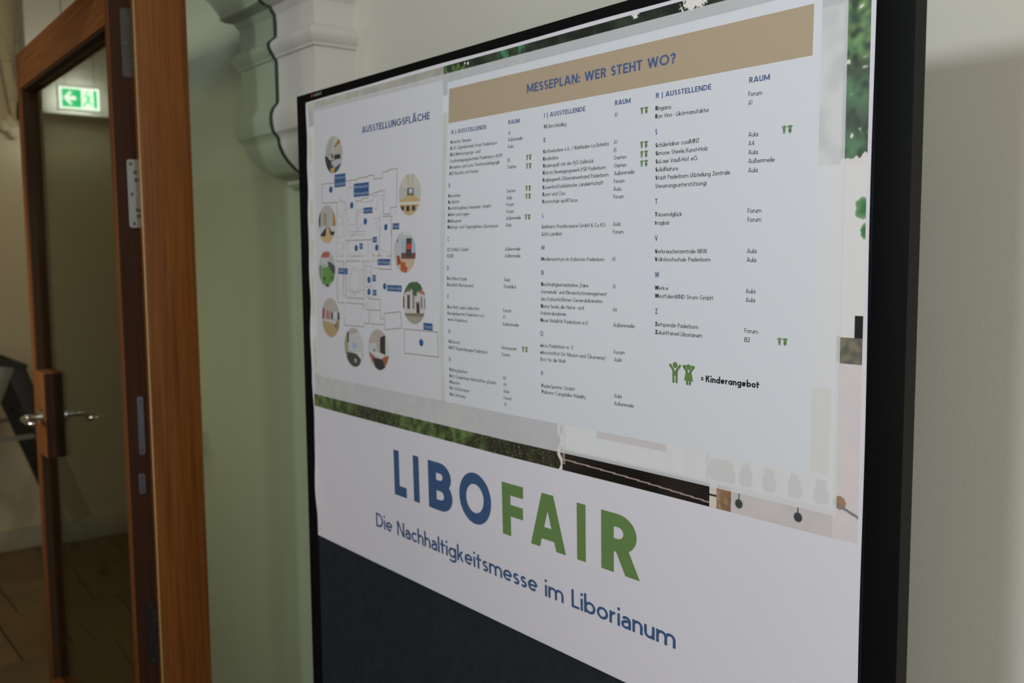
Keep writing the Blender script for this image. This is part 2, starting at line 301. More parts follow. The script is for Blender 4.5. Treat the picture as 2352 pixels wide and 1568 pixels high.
for x, s in ((xa, 0), (xb, 0)):
    MB().bar(W(x, .935, 1.09), W(x, .50, .02), .035, .065, (0, 1, 0)).build('front_rail', ALU, ld, bevel=.004)
    r = MB().bar(W(x, .965, 1.08), W(x, 1.235, .30), .032, .085, (0, 1, 0)).build('rear_rail', LBLACK, ld, bevel=.004)
    MB().bar(W(x, 1.215, .32), W(x, 1.322, .015), .018, .028, (0, 1, 0)).build('rear_leg', ALU, ld, bevel=.003)
    box('foot', LBLACK, x+5.28-.02, x+5.28+.02, 1.305-.95, 1.345-.95, 0, .03, ld, .004); box('foot', LBLACK, x+5.28-.025, x+5.28+.025, .47-.95, .53-.95, 0, .035, ld, .004)
    MB().bar(W(x, .78, .735), W(x, 1.09, .745), .012, .022, (0, 0, 1)).build('spreader', ALU, ld)
for k, z in enumerate((.84, .58, .32)):
    y = .50+(.935-.50)*(z-.02)/1.07; box('step', ALU, xb+5.28+.018, xa+5.28-.018, y-.95-.045, y-.95+.035, z-.012, z+.012, ld, .003)
for z in (.80, .45): 
    y = .965+(1.235-.965)*(1.08-z)/.78; box('rear_brace', LBLACK, xb+5.28+.018, xa+5.28-.018, y-.95-.02, y-.95+.02, z-.012, z+.012, ld, .003)
# ---- stroke lettering: every glyph is a list of ('q', four corners) and ('p', centre line, closed) in cap-height units
global_seg = [22]
def _arc(cx, cy, rx, ry, a0, a1, n=None):
    if n is None: n = max(4, int(abs(a1-a0)/global_seg[0]))
    return [(cx+rx*math.cos(math.radians(a0+(a1-a0)*i/n)), cy+ry*math.sin(math.radians(a0+(a1-a0)*i/n))) for i in range(n+1)]
def _dg(x0, y0, x1, y1, w):
    L = math.hypot(x1-x0, y1-y0); h = w/2*L/abs(y1-y0)
    return ('q', [(x0-h, y0), (x0+h, y0), (x1+h, y1), (x1-h, y1)])
def _dh(w, W, H=1.0):
    h = w/2
    for _ in range(6): h = w/2*math.hypot(W/2-h, H)/H
    return h
def _glyph(ch, w):
    h = w/2; X = .66; x = X-h
    V = lambda px, y0=0, y1=1.0: ('p', [(px, y0), (px, y1)])
    Hh = lambda y, x0, x1: ('p', [(x0, y), (x1, y)])
    P = lambda pts: ('p', pts)
    if ch == ' ': return .36, []
    if ch in 'ÄÖÜäöü':
        b = {'Ä': 'A', 'Ö': 'O', 'Ü': 'U', 'ä': 'a', 'ö': 'o', 'ü': 'u'}[ch]
        a, s = _glyph(b, w); y = 1.16 if b in 'AOU' else .86; d = w*.62+.02
        return a, s+[V(a/2-.13, y-d, y+d), V(a/2+.13, y-d, y+d)]
    if ch == 'A':
        W = .74+w*.5; k = _dh(w, W)*.93
        return W, [_dg(k, 0, W/2-k*.25, 1, w), _dg(W-k, 0, W/2+k*.25, 1, w), Hh(.22+h*.5, W*.22, W*.78)]
    if ch == 'B':
        r = (.5-h+h*.5)/1; W = .52+w*.6
        m = .52; ru = (1-h-m)/2; rl = (m-h)/2
        return W, [V(h), P([(h, 1-h), (W-h-ru-.03, 1-h)]+_arc(W-h-ru-.03, 1-h-ru, ru, ru, 90, -90)+[(h, m)]), P([(h, m), (W-h-rl, m)]+_arc(W-h-rl, h+rl, rl, rl, 90, -90)+[(h, h)])]
    if ch in 'CG':
        r = .5-h; rx = .47-h+w*.1; cx = rx+h
        if ch == 'C': return cx+rx*.80, [P(_arc(cx, .5, rx, r, 48, 312))]
        return cx+rx+h*.9, [P(_arc(cx, .5, rx, r, 48, 360)), Hh(.5-h*.2, cx+.04, cx+rx+h)]
    if ch == 'D':
        r = .5-h; W = .68+w*.4; xr = W-h-r
        return W, [V(h), P([(h, 1-h), (xr, 1-h)]+_arc(xr, .5, r, r, 90, -90)+[(h, h)])]
    if ch == 'E': W = .46+w*.5; return W, [V(h), Hh(1-h, h, W), Hh(.5, h, W*.92), Hh(h, h, W)]
    if ch == 'F': W = .44+w*.5; return W, [V(h), Hh(1-h, h, W), Hh(.49, h, W*.98)]
    if ch == 'H': W = .6+w*.5; return W, [V(h), V(W-h), Hh(.5, h, W-h)]
    if ch == 'I': return w, [V(h)]
    if ch == 'J': W = .42; return W, [P([(W-h, 1), (W-h, .2)]+_arc(h+.13, .2, W-w-.13, .2-h, 0, -120))]
    if ch == 'K': W = .56+w*.6; k = w*.75; return W, [V(h), _dg(h+.03, .40, W-k, 1, w), _dg(W-k*.9, 0, h+.17+w*.3, .60, w)]
    if ch == 'L': W = .40+w*.5; return W, [V(h), Hh(h, h, W)]
    if ch == 'M': W = .76+w*.9; return W, [V(h), V(W-h), _dg(W/2, .12, h*1.2, 1, w*.9), _dg(W/2, .12, W-h*1.2, 1, w*.9)]
    if ch == 'N': W = .62+w*.6; return W, [V(h), V(W-h), _dg(W-h*1.3, 0, h*1.3, 1, w)]
    if ch == 'O': r = .5-h+.01; rx = .47-h+w*.12; return 2*(rx+h), [('o', _arc(rx+h, .5, rx, r, 0, 360, 40))]
    if ch in 'PR':
        W = .50+w*.5; r = .265-h*.5; m = 1-h-2*r; s = [V(h), P([(h, 1-h), (W-h-r, 1-h)]+_arc(W-h-r, 1-h-r, r, r, 90, -90)+[(h, m)])]
        if ch == 'R': s.append(_dg(W-h*.6, 0, W*.55, m, w)); W += h*.4
        return W, s
    if ch == 'S':
        W = .46+w*.4; ru = (.5-h)/2+.0; rx = W/2-h; yc = 1-h-ru; yl = h+ru
        return W, [P(_arc(W/2, yc, rx*.94, ru, 32, 180)+_arc(W/2, yc, rx*.94, ru, 180, 262)[1:]+_arc(W/2, yl, rx, ru, 82, 0)+_arc(W/2, yl, rx, ru, 0, -148)[1:])]
    if ch == 'T': W = .52+w*.4; return W, [V(W/2), Hh(1-h, 0, W)]
    if ch == 'U': W = .58+w*.5; r = W/2-h; return W, [P([(h, 1), (h, r+h)]+_arc(W/2, r+h, r, r, 180, 360)+[(W-h, 1)])]
    if ch == 'V': W = .66+w*.5; k = _dh(w, W)*.93; return W, [_dg(W/2-k*.25, 0, k, 1, w), _dg(W/2+k*.25, 0, W-k, 1, w)]
    if ch == 'W':
        W = .98+w*.8; k = _dh(w, W/2)*.95; q = W/4+k*.25
        return W, [_dg(q, 0, k, 1, w), _dg(q, 0, W/2, 1, w), _dg(W-q, 0, W/2, 1, w), _dg(W-q, 0, W-k, 1, w)]
    if ch == 'X': W = .6; k = _dh(w, W*1.6); return W, [_dg(k, 0, W-k, 1, w), _dg(W-k, 0, k, 1, w)]
    if ch == 'Y': W = .6; k = w*.6; return W, [V(W/2, 0, .45), _dg(W/2, .4, k, 1, w), _dg(W/2, .4, W-k, 1, w)]
    if ch == 'Z': W = .52+w*.4; k = w*.75; return W, [Hh(1-h, 0, W), Hh(h, 0, W), _dg(k, w*.6, W-k, 1-w*.6, w)]
    # lower case, single-storey and round
    r = X/2-h; rx = r*.97
    if ch in 'abdgopq':
        W = 2*(rx+h); ring = ('o', _arc(rx+h, X/2, rx, r, 0, 360, 16))
        if ch == 'o': return W, [ring]
        if ch == 'a': return W+h*.2, [ring, V(W-h+h*.2, 0, X)]
        if ch == 'b': return W+h*.2, [('o', [(a+h*.2, b) for a, b in ring[1]]), V(h, 0, 1.04)]
        if ch == 'd': return W+h*.2, [ring, V(W-h+h*.2, 0, 1.04)]
        if ch == 'p': return W+h*.2, [('o', [(a+h*.2, b) for a, b in ring[1]]), V(h, -.30, X)]
        if ch == 'q': return W, [ring, V(W-h, -.3, X)]
        return W+h*.2, [ring, P([(W-h+h*.2, X), (W-h+h*.2, -.06)]+_arc(W/2, -.06, W/2-h+h*.2, .24-h, 0, -150))]
    if ch == 'Æ':    # double-storey a
        W = .52; rr = .20-h*.4; xr = W-h
        return W, [P(_arc(.26, X-h-.19, xr-.26, .19, 150, 0)+[(xr, 0)]), P([(xr, X*.60), (.24, X*.60)]+_arc(.22, h+rr*.86, .22-h*.9, rr*.86, 90, 270)+[(.26, h)]+_arc(.26, h+.16, xr-.26, .16, 270, 350))]
    if ch == 'c': return rx+h+rx*.80, [P(_arc(rx+h, X/2, rx, r, 48, 312))]
    if ch == 'e': return 2*(rx+h), [P([(h*1.2, X/2), (2*rx+h*1.0, X/2)]), P(_arc(rx+h, X/2, rx, r, 0, 315, 14))]
    if ch == 'f': return .34+h, [P([(.16, 0), (.16, .86-h)]+_arc(.16+.15, .86-h, .15, .18, 180, 80)), Hh(X-h, 0, .34)]
    if ch == 'h': W = .50+w*.3; q = W/2-h; return W, [V(h, 0, 1.04), P([(h, X-h-q)]+_arc(W/2, X-h-q, q, q, 180, 0)+[(W-h, 0)])]
    if ch == 'i': return w, [V(h, 0, X), V(h, .84-h*.3, .84+w*.8+.02)]
    if ch == 'j': return w+.04, [P([(h+.04, X), (h+.04, -.18), (-.06, -.28)]), V(h+.04, .84-h*.3, .84+w*.8+.02)]
    if ch == 'k': W = .46+w*.5; k = w*.8; return W, [V(h, 0, 1.04), _dg(h+.03, .24, W-k, X, w), _dg(W-k*.8, 0, h+.15, .40, w)]
    if ch == 'l': return w, [V(h, 0, 1.04)]
    if ch == 'm': q = .20+w*.05; W = 4*q+w; return W, [V(h, 0, X), P([(h, X-h-q)]+_arc(h+q, X-h-q, q, q, 180, 0)+[(h+2*q, 0)]), P([(h+2*q, X-h-q)]+_arc(h+3*q, X-h-q, q, q, 180, 0)+[(h+4*q, 0)])]
    if ch == 'n': W = .50+w*.3; q = W/2-h; return W, [V(h, 0, X), P([(h, X-h-q)]+_arc(W/2, X-h-q, q, q, 180, 0)+[(W-h, 0)])]
    if ch == 'r': return .30+h, [V(h, 0, X), P([(h, X*.5)]+_arc(h+.25, X*.5, .25, X*.5-h, 180, 88))]
    if ch == 's':
        W = .38+w*.4; ru = (X/2-h)/2; q = W/2-h; yc = X-h-ru; yl = h+ru
        return W, [P(_arc(W/2, yc, q*.9, ru, 30, 262, 9)+_arc(W/2, yl, q, ru, 82, -148, 9))]
    if ch == 't': return .34+h, [V(.17, 0, .90), Hh(X-h, 0, .34+h)]
    if ch == 'u': W = .50+w*.3; q = W/2-h; return W, [P([(h, X), (h, q+h)]+_arc(W/2, q+h, q, q, 180, 360)), V(W-h, 0, X)]
    if ch == 'v': W = .46+w*.5; k = _dh(w, W, X)*.95; return W, [_dg(W/2-k*.2, 0, k, X, w), _dg(W/2+k*.2, 0, W-k, X, w)]
    if ch == 'w': W = .70+w*.8; k = _dh(w, W/2, X)*.95; q = W/4+k*.25; return W, [_dg(q, 0, k, X, w), _dg(q, 0, W/2, X, w), _dg(W-q, 0, W/2, X, w), _dg(W-q, 0, W-k, X, w)]
    if ch == 'x': W = .46+w*.4; k = w*.7; return W, [_dg(k, 0, W-k, X, w), _dg(W-k, 0, k, X, w)]
    if ch == 'y': W = .48+w*.5; k = _dh(w, W, X)*.95; return W, [_dg(W/2, 0, k, X, w), _dg(W*.26, -.3, W-k, X, w)]
    if ch == 'z': W = .42+w*.4; k = w*.75; return W, [Hh(X-h, 0, W), Hh(h, 0, W), _dg(k, w*.6, W-k, X-w*.6, w)]
    if ch == 'ß': return .50+h, [P([(h, 0), (h, .80)]+_arc(.22, .80, .22-h, .24-h, 180, -60, 8)+[(.25, .56)]+_arc(.26, .29, .24-h*.5, .29-h, 80, -110, 8))]
    if ch == '1': return .26, [V(.26-h), P([(.26-h, 1-h), (.02, .86-h)])]
    if ch == '2': W = .50; return W, [P(_arc(W/2, .74-h, W/2-h, .26, 165, -20, 8)+[(h*1.4, h)]), Hh(h, 0, W)]
    if ch == '4': W = .56; return W, [V(W-.14), P([(W-.14, 1-h*.6), (h*1.3, .27)]), Hh(.27, h, W)]
    if ch == '.': return w+.06, [V(h+.02, 0, w*1.15)]
    if ch == ',': return w+.17, [P([(h+.04, w*1.3), (.0, -.15)])]
    if ch == ':': return w, [V(h, 0, w*1.1), V(h, X-w*1.1, X)]
    if ch in '-–': W = .26 if ch == '-' else .36; return W, [Hh(.34, 0, W)]
    if ch == '|': return w*.7, [('p', [(w*.35, -.22), (w*.35, 1.0)])]
    if ch == '(': return .2, [P(_arc(.42, .42, .36, .64, 128, 232, 6))]
    if ch == ')': return .2, [P(_arc(-.22, .42, .36, .64, 52, -52, 6))]
    if ch == '/': return .36, [P([(0, -.15), (.36, 1.05)])]
    if ch == '?': W = .46+w*.4; return W, [P(_arc(W/2, .74-h*.5, W/2-h, .26-h*.5, 170, -60, 9)+[(W/2, .46), (W/2, .27)]), V(W/2, 0, w*1.1)]
    if ch == '+': return .36, [Hh(.36, 0, .36), V(.18, .18, .54)]
    if ch == '=': return .40, [Hh(.5, 0, .4), Hh(.22, 0, .4)]
    if ch == '„': return .2, [P([(.06, .1), (0, -.14)]), P([(.18, .1), (.12, -.14)])]
    if ch == '“': return .2, [P([(0, 1.02), (.06, .80)]), P([(.12, 1.02), (.18, .80)])]
    if ch == '&': return .62, [P([(.60, 0), (.16, .66)]+_arc(.28, .82-h, .15, .16-h*.2, 200, -50, 8)+[(.12, .42)]+_arc(.24, .25, .24-h, .25-h, 140, 300, 8)+[(.58, .42)])]
    return .4, []
def _ribbon(pts, w, closed):
    n = len(pts); out = []; N = []
    for i in range(n):
        a = pts[i-1] if (i > 0 or closed) else None
        b = pts[(i+1) % n] if (i < n-1 or closed) else None
        p = pts[i]; ds = []
        for q0, q1 in ((a, p), (p, b)):
            if q0 is None or q1 is None: continue
            L = math.hypot(q1[0]-q0[0], q1[1]-q0[1])
            if L > 1e-6: ds.append(((q1[0]-q0[0])/L, (q1[1]-q0[1])/L))
        if not ds: ds = [(1, 0)]
        mx = sum(d[0] for d in ds); my = sum(d[1] for d in ds); L = math.hypot(mx, my) or 1; mx /= L; my /= L
        k = min(1/max(.35, abs(mx*ds[0][0]+my*ds[0][1])), 2.2)
        N.append((-my*w/2*k, mx*w/2*k))
    for i in range(n if closed else n-1):
        j = (i+1) % n
        out.append([(pts[i][0]+N[i][0], pts[i][1]+N[i][1]), (pts[i][0]-N[i][0], pts[i][1]-N[i][1]), (pts[j][0]-N[j][0], pts[j][1]-N[j][1]), (pts[j][0]+N[j][0], pts[j][1]+N[j][1])])
    return out
def glyph_quads(ch, w):
    a, st = _glyph(ch, w); q = []
    for s in st:
        if s[0] == 'q': q.append(s[1])
        else: q += _ribbon(s[1][:-1] if s[0] == 'o' else s[1], w, s[0] == 'o')
    return a, q
def text_quads(s, w, track):
    x = 0; out = []; bold = False
    for ch in s:
        if ch == '*': bold = True; continue
        ww = w*2.1 if bold else w; bold = False
        a, q = glyph_quads(ch, ww)
        out += [[(px+x, py) for px, py in c] for c in q]
        x += a+track+(.02 if ch != ' ' else 0)
    return x-track, out

# ------------------------------------------------------------------ pinboard
X0 = -1.7503404; YB = .8616; TOP = 1.9037; BW = 1.270; BBOT = .42
pb = empty('pinboard', (X0+BW/2, YB+.01, 0)); tag(pb, 'large mobile pinboard with black frame and dark blue-grey felt, carrying the poster', 'pinboard')
def bbox(name, material, u0, u1, y0, y1, z0, z1, bevel=0, par=None):
    L = pb.location; return MB().box(X0+u0-L.x, X0+u1-L.x, y0-L.y, y1-L.y, z0, z1).build(name, material, par or pb, bevel)
S = .0385
bbox('stile', BLACK, 0, S, YB, YB+.0196, BBOT, TOP, .0012); rs = bbox('stile', BLACK, BW-S, BW-.0006, YB, YB+.0190, BBOT, TOP, .0008)
tag(bbox('lit_side_strip', SIDE_LIT, BW-.0012, BW, YB+.0006, YB+.0196, BBOT, TOP-.0005, 0), 'outer side of the right frame member, window light put into its grey')
bbox('rail', BLACK, S+.0002, BW-S-.0002, YB, YB+.0196, TOP-S, TOP, .0008); bbox('rail', BLACK, S+.0002, BW-S-.0002, YB, YB+.0196, BBOT, BBOT+S, .0008)
bbox('felt_panel', FELT, S, BW-S, YB+.0025, YB+.017, BBOT+S, TOP-S)
for u in (.10, BW-.16):
    bbox('leg', BLACK, u, u+.04, YB+.021, YB+.045, .05, 1.0, .003); f = bbox('foot', BLACK, u-.005, u+.045, YB-.22, YB+.225, .028, .052, .004)
    for y in (YB-.19, YB+.195):
        MB().tube([(X0+u+.008-pb.location.x, y-pb.location.y, .016), (X0+u+.032-pb.location.x, y-pb.location.y, .016)], .0155, 16).build('castor', GASKET, f, smooth=True)

# ------------------------------------------------------------------ poster surface: the sheet bellies out a little between its fixings
def _cat(kn, x):
    n = len(kn)
    if x <= kn[0][0]: return kn[0][1]
    if x >= kn[-1][0]: return kn[-1][1]
    i = 0
    while kn[i+1][0] < x: i += 1
    (x0, y0), (x1, y1) = kn[i], kn[i+1]
    m0 = (y1-kn[i-1][1])/(x1-kn[i-1][0]) if i > 0 else (y1-y0)/(x1-x0)
    m1 = (kn[i+2][1]-y0)/(kn[i+2][0]-x0) if i+2 < n else (y1-y0)/(x1-x0)
    h = x1-x0; t = (x-x0)/h
    return ((2*t**3-3*t*t+1)*y0+(t**3-2*t*t+t)*h*m0+(-2*t**3+3*t*t)*y1+(t**3-t*t)*h*m1)
BU = [(-20, 1.5), (40, 2.5), (120, 6.5), (300, 9), (505, 10.5), (640, 11), (740, 8), (875, 3), (1000, 1.0), (1240, .6)]
BV = [(1030, 0.05), (1110, .25), (1190, .5), (1260, .62), (1320, .74), (1375, .85), (1430, .96), (1480, 1), (1540, .92), (1620, .68), (1700, .42), (1770, .16), (1830, .02), (1860, 0), (1900, 0)]
_tu = [_cat(BU, i-20) for i in range(1300)]
_tv = [_cat(BV, i+1000) for i in range(1000)]
def bulge(u, v):
    a = min(max(u+20, 0), 1298.99); i = int(a); fu = _tu[i]+(_tu[i+1]-_tu[i])*(a-i)
    a = min(max(v-1000, 0), 998.99); i = int(a); fv = _tv[i]+(_tv[i+1]-_tv[i])*(a-i)
    return .6+fu*fv

def surf(u, v, d=0.0): return (X0+u/1000-PO.x, YB-(bulge(u, v)+1.6*math.exp(-max(0, u-41)/7)*max(0, math.sin(v/45+1.0)))/1000-d-PO.y, v/1000-PO.z)
PO = Vector((X0+.635, YB, 1.46))
po = empty('poster', PO); tag(po, 'large white trade fair poster with floor plan and exhibitor lists hanging on the black pinboard', 'poster')
class Pr:      # flat print: polygons in sheet millimetres with a colour, laid on the sheet
    def __init__(s): s.v = []; s.f = []; s.c = []
    def poly(s, pts, col, d):
        if sum(pts[i-1][0]*pts[i][1]-pts[i][0]*pts[i-1][1] for i in range(len(pts))) < 0: pts = pts[::-1]
        k = len(s.v); s.v += [(p[0], p[1], d) for p in pts]; s.f.append(tuple(range(k, k+len(pts)))); s.c.append(col)
    def build(s, name, cut=0, parent=None, label=None, mat_=None):
        me = bpy.data.meshes.new(name); me.from_pydata(s.v, [], s.f)
        bm = bmesh.new(); bm.from_mesh(me); lay = bm.loops.layers.float_color.new('Col')
        for f, c in zip(bm.faces, s.c):
            for l in f.loops: l[lay] = (*c, 1)
        if cut:
            us = [p[0] for p in s.v]; vs = [p[1] for p in s.v]
            for ax, lo, hi in ((0, min(us), max(us)), (1, min(vs), max(vs))):
                q = math.floor(lo/cut)*cut+cut
                while q < hi:
                    nrm = (1, 0, 0) if ax == 0 else (0, 1, 0); co = (q, 0, 0) if ax == 0 else (0, q, 0)
                    bmesh.ops.bisect_plane(bm, geom=bm.verts[:]+bm.edges[:]+bm.faces[:], plane_co=co, plane_no=nrm); q += cut
        for v in bm.verts: v.co = surf(v.co.x, v.co.y, v.co.z)
        bm.to_mesh(me); bm.free(); me.materials.append(mat_ or INK)
        o = bpy.data.objects.new(name, me); COL.objects.link(o); o.parent = parent or po
        if label: tag(o, label)
        return o
def alb(c, ref=(168, 166, 174), k=.80): a = lin(c); b = lin(ref); return tuple(min(.92, x/y*k) for x, y in zip(a, b))
# the sheet itself, a grid with thickness
def tedge(u): return 1886.7+2.9*min(1, max(0, (u-42)/300))-1.2*max(0, (u-700)/530)+.5*math.sin(u/60)
def ledge(v): return 41.5+1.6*math.sin(v/38)+1.2*math.sin(v/17+1)-1.3*math.sin((v-1042)/845*3.14159)
mb = MB(); NU, NV = 220, 150
us = [i/NU for i in range(NU+1)]; vs_ = [j/NV for j in range(NV+1)]
for lay in (0, 1):
    pts = []
    for j in vs_:
        for i in us:
            v = 1042.3+j*(tedge(i*1188+41)-1042.3)+ (0 if j > .99 else 0); e = ledge(v); u = e+i*(1229.6+.7*math.sin(v/70)-e)
            pts.append(surf(u, v, .0 if lay else -.00025))
    n = NU+1; fs = [(j*n+i, j*n+i+1, (j+1)*n+i+1, (j+1)*n+i) for j in range(NV) for i in range(NU)]
    mb.add(pts, fs if lay else [f[::-1] for f in fs])
o = mb.build('sheet', PAPER, po); o.data.polygons.foreach_set('use_smooth', [True]*len(o.data.polygons))
# photograph printed as the background
def nz(u, v, s, k=0): return noise.noise(Vector((u*s, v*s, k*7.3)))
def mixc(a, b, t): t = min(1, max(0, t)); return tuple(x+(y-x)*t for x, y in zip(a, b))
def photo(u, v):
    n1 = nz(u, v, .055, 1); n2 = nz(u, v, .14, 2); n3 = nz(u, v, .4, 3)
    if v > 1683 and u > 1196:
        c = mixc((58, 70, 62), (92, 128, 100), .5+1.3*n1+.6*n2)
        c = mixc(c, (124, 150, 92), min(1, max(0, (v-1770)/30))*(.30+.9*n2))
        c = mixc(c, (70, 72, 72), .6*max(0, 1-abs(v-1725)/26))
        c = mixc(c, (74, 74, 72), .5*max(0, 1-abs(v-1775)/14))
        if n2 > .55: c = mixc(c, (205, 205, 205), 2*(n2-.55)*3)
        if v < 1690+5*n2*2+2*math.sin(u*.7): c = (206, 202, 208)
        return c
    if v > 1840:
        if u < 505: return mixc((128, 125, 121), (142, 139, 135), .5+n1*.7) if v > 1872.4 else mixc((78, 74, 68), (96, 93, 89), .5+n1*.7)
        c = mixc((28, 32, 28), (46, 58, 44), .5+1.2*n1+.4*n3)
        if 508 < u < 560: c = mixc(c, (80, 104, 58), .3+1.6*n2)
        if 640 < u < 700: c = mixc(c, (62, 108, 82), .3+2.0*n2)
        for a, b, w, h in ((912, 1884, 7, 5), (1003, 1881, 22, 9), (560, 1880.5, 2.2, 2.2), (568, 1879.5, 3, 2.6), (1090, 1878, 16, 7)):
            d = ((u-a)/w)**2+((v-b)/h)**2+.9*n3+.7*n2
            if d < .8: c = mixc(c, (208, 204, 206), (1-d)*3)
        return c
    if u > 1196:
        c = (206, 207, 212)
        if v > 1600:
            d = min(((u-1222)/9)**2+((v-1640)/10)**2, ((u-1226)/6)**2+((v-1617)/8)**2)+.5*n2
            if d < 1: c = mixc((60, 110, 70), (130, 160, 120), d)
            return c
        if 1512 < v < 1534 and u > 1216: return (32, 30, 32)
        if 1485.6 < v < 1512 : return mixc((88, 92, 84), (120, 112, 100), .5+n2*1.5)
        if v <= 1485.6: c = mixc((198, 191, 199), (202, 195, 200), .5+n1)
        d = abs((u-1198.6)*.371+(v-1340.7))
        if v < 1352 and ((u-1204)/7)**2+((v-1342)/7)**2 < 1: c = (150, 120, 95)
        if v < 1345 and d < 1.6 and v > 1325: c = (120, 118, 122)
        return c
    if v < 1366:
        if u < 782:
            k = 1/(1+math.exp((u-210)/14))+1/(1+math.exp(-(u-350)/22))*1/(1+math.exp((u-600)/18))
            g = mixc(mixc((34, 31, 26), (52, 54, 40), .5+1.2*noise.noise(Vector((u*.18, v*.05, 3)))), mixc((46, 58, 34), (78, 98, 56), .5+1.3*n1+.7*n2), k*(.75+.6*n1))
            if n3 > .40 and v < 1326: g = mixc(g, (150, 158, 112), .5)
            if v > 1326: g = mixc(g, (128, 108, 106), .4+.4*n1)
            if u > 772 and abs(u-778+4*math.sin(v/5)) < 3.5: g = (196, 184, 184)
            return g
        if v <= 1330:
            if u < 1034.5:
                y = 1318.5-(u-782)*.040+.8*math.sin((u-782)/80)
                if abs(v-y) < .9: return (150, 132, 128)
                if u < 787 and v > 1312: return (120, 110, 104)
                return mixc((20, 17, 15), (34, 29, 26), .5+nz(u, v, .02, 5)*2)
            if u < 1044.5:
                if abs(v-1318) < 1.2 and u > 1034: return (44, 42, 44)
                return (196, 188, 182)
            if u < 1066 and v > 1302: return mixc((112, 84, 62), (150, 122, 100), .5+n2)
            c = mixc((184, 178, 184), (190, 184, 190), .5+n1)
            for a, b in ((1076.7, 1315.2), (1154.7, 1316.4)):
                c = mixc((54, 60, 66), c, (math.hypot(u-a, v-b)-4.6)/1.2)
                if abs(u-a) < .8 and b < v: c = (70, 70, 74)
            return c
        if 848 < u < 968 and 1356 < v-(u-848)*.002: return (150, 118, 112)
        c = mixc((200, 198, 200), (212, 210, 214), .5+n1)
        if abs(u-787) < 1.2 or abs(u-1030) < 1.2: c = (150, 150, 152)
        for a in (1052, 1086, 1117, 1150, 1182):
            if abs(u-a) < (7 if a != 1052 else 17)+2*math.sin((v-1336)/6) and v < 1362 and v > 1337: c = (160, 155, 150)
        if v < 1334: c = mixc(c, (172, 168, 160), .6)
        return c
    if 497 < u < 516 and v < 1815: return mixc((112, 124, 88), (140, 146, 122), .5+n1)
    if u < 500: c = mixc((150, 158, 140), (196, 196, 200), .5+n1+(v-1600)/500); 
    elif u < 1166: c = mixc((170, 170, 166), (206, 208, 208), .5+1.2*n1)
    elif v > 1683: c = mixc((120, 130, 122), (185, 190, 186), .5+1.2*n1)
    else: c = (208, 208, 214)
    if u < 66: 
        c = mixc((150, 150, 138), (188, 190, 184), .5+n1)
        w = .5+.5*math.sin(v/14+1.3*math.sin(v/37))
        if 1400 < v < 1835 and w > .45 and u < 60: c = mixc(c, (118, 150, 50), .95)
        if 1640 < v < 1790 and u > 60: c = (150, 165, 190)
        if v < 1420: c = mixc(c, (110, 118, 80), .6)
    if 1168 < u < 1192 and v < 1457: c = (190, 184, 168)
    return c
REF = (196, 194, 202)
def ref_at(u, v): return mixc((158, 155, 160), (206, 208, 213), (u-100)/1050)
def pgrid(name, rects, mixw, step, d, white=(.78, .78, .82), label=None):
    vs = []; fs = []; cs = []
    for u0, v0, u1, v1 in rects:
        nu = max(1, round((u1-u0)/step)); nv = max(1, round((v1-v0)/step)); k = len(vs)
        for j in range(nv+1):
            for i in range(nu+1):
                u = u0+(u1-u0)*i/nu; v = v0+(v1-v0)*j/nv
                uu = min(max(u, u0+.01), u1-.01); vv = min(max(v, v0+.01), v1-.01)
                c = alb(photo(uu, vv), ref_at(uu, vv)); w = mixw(uu, vv) if callable(mixw) else mixw
                e = 1.7*max(0, 1-(v-1030)/1)*0
                vs.append(surf(u, v, d)); cs.append(tuple(a+(b-a)*w for a, b in zip(c, white)))
        n = nu+1; fs += [(k+j*n+i, k+j*n+i+1, k+(j+1)*n+i+1, k+(j+1)*n+i) for j in range(nv) for i in range(nu)]
    me = bpy.data.meshes.new(name); me.from_pydata(vs, [], fs); a = me.color_attributes.new('Col', 'FLOAT_COLOR', 'POINT')
    a.data.foreach_set('color', [x for c in cs for x in (*c, 1)]); me.materials.append(INK); me.polygons.foreach_set('use_smooth', [True]*len(fs))
    o = bpy.data.objects.new(name, me); COL.objects.link(o); o.parent = po
    if label: tag(o, label)
    return o
pgrid('photo_print', [(1200.4, 1304.0, 1225.2, 1885), (46, 1303.2, 1200.4, 1327.5), (46, 1872.3, 1200.4, 1884.5)], 0, .8, .00010, label='printed photo of foliage and a white building round the text panels')
pgrid('photo_print_faded', [(50.5, 1327.0, 1200.2, 1872.6)], lambda u, v: .74 if v < 1366 else (.62 if u < 68 else .72), 2.6, .00016, label='pale translucent panel over the photo')
pn = Pr()
pn.poly([(70, 1364.5), (497.0, 1366), (502, 1864), (72.5, 1866.5)], (.745, .74, .795), .00024)
pn.poly([(508, 1366.2), (1168, 1366.2), (1171.5, 1859), (514.3, 1859)], (.765, .785, .845), .00024)
pn.build('white_panel', 8, label='white panels carrying the plan and the lists')
bn = Pr(); bn.poly([(516.6, 1797.0), (1161, 1795.6), (1161.8, 1846.5), (518.8, 1848.6)], alb((150, 136, 118), (186, 188, 192)), .00030); bn.build('title_banner', 8, label='tan banner behind the poster title')

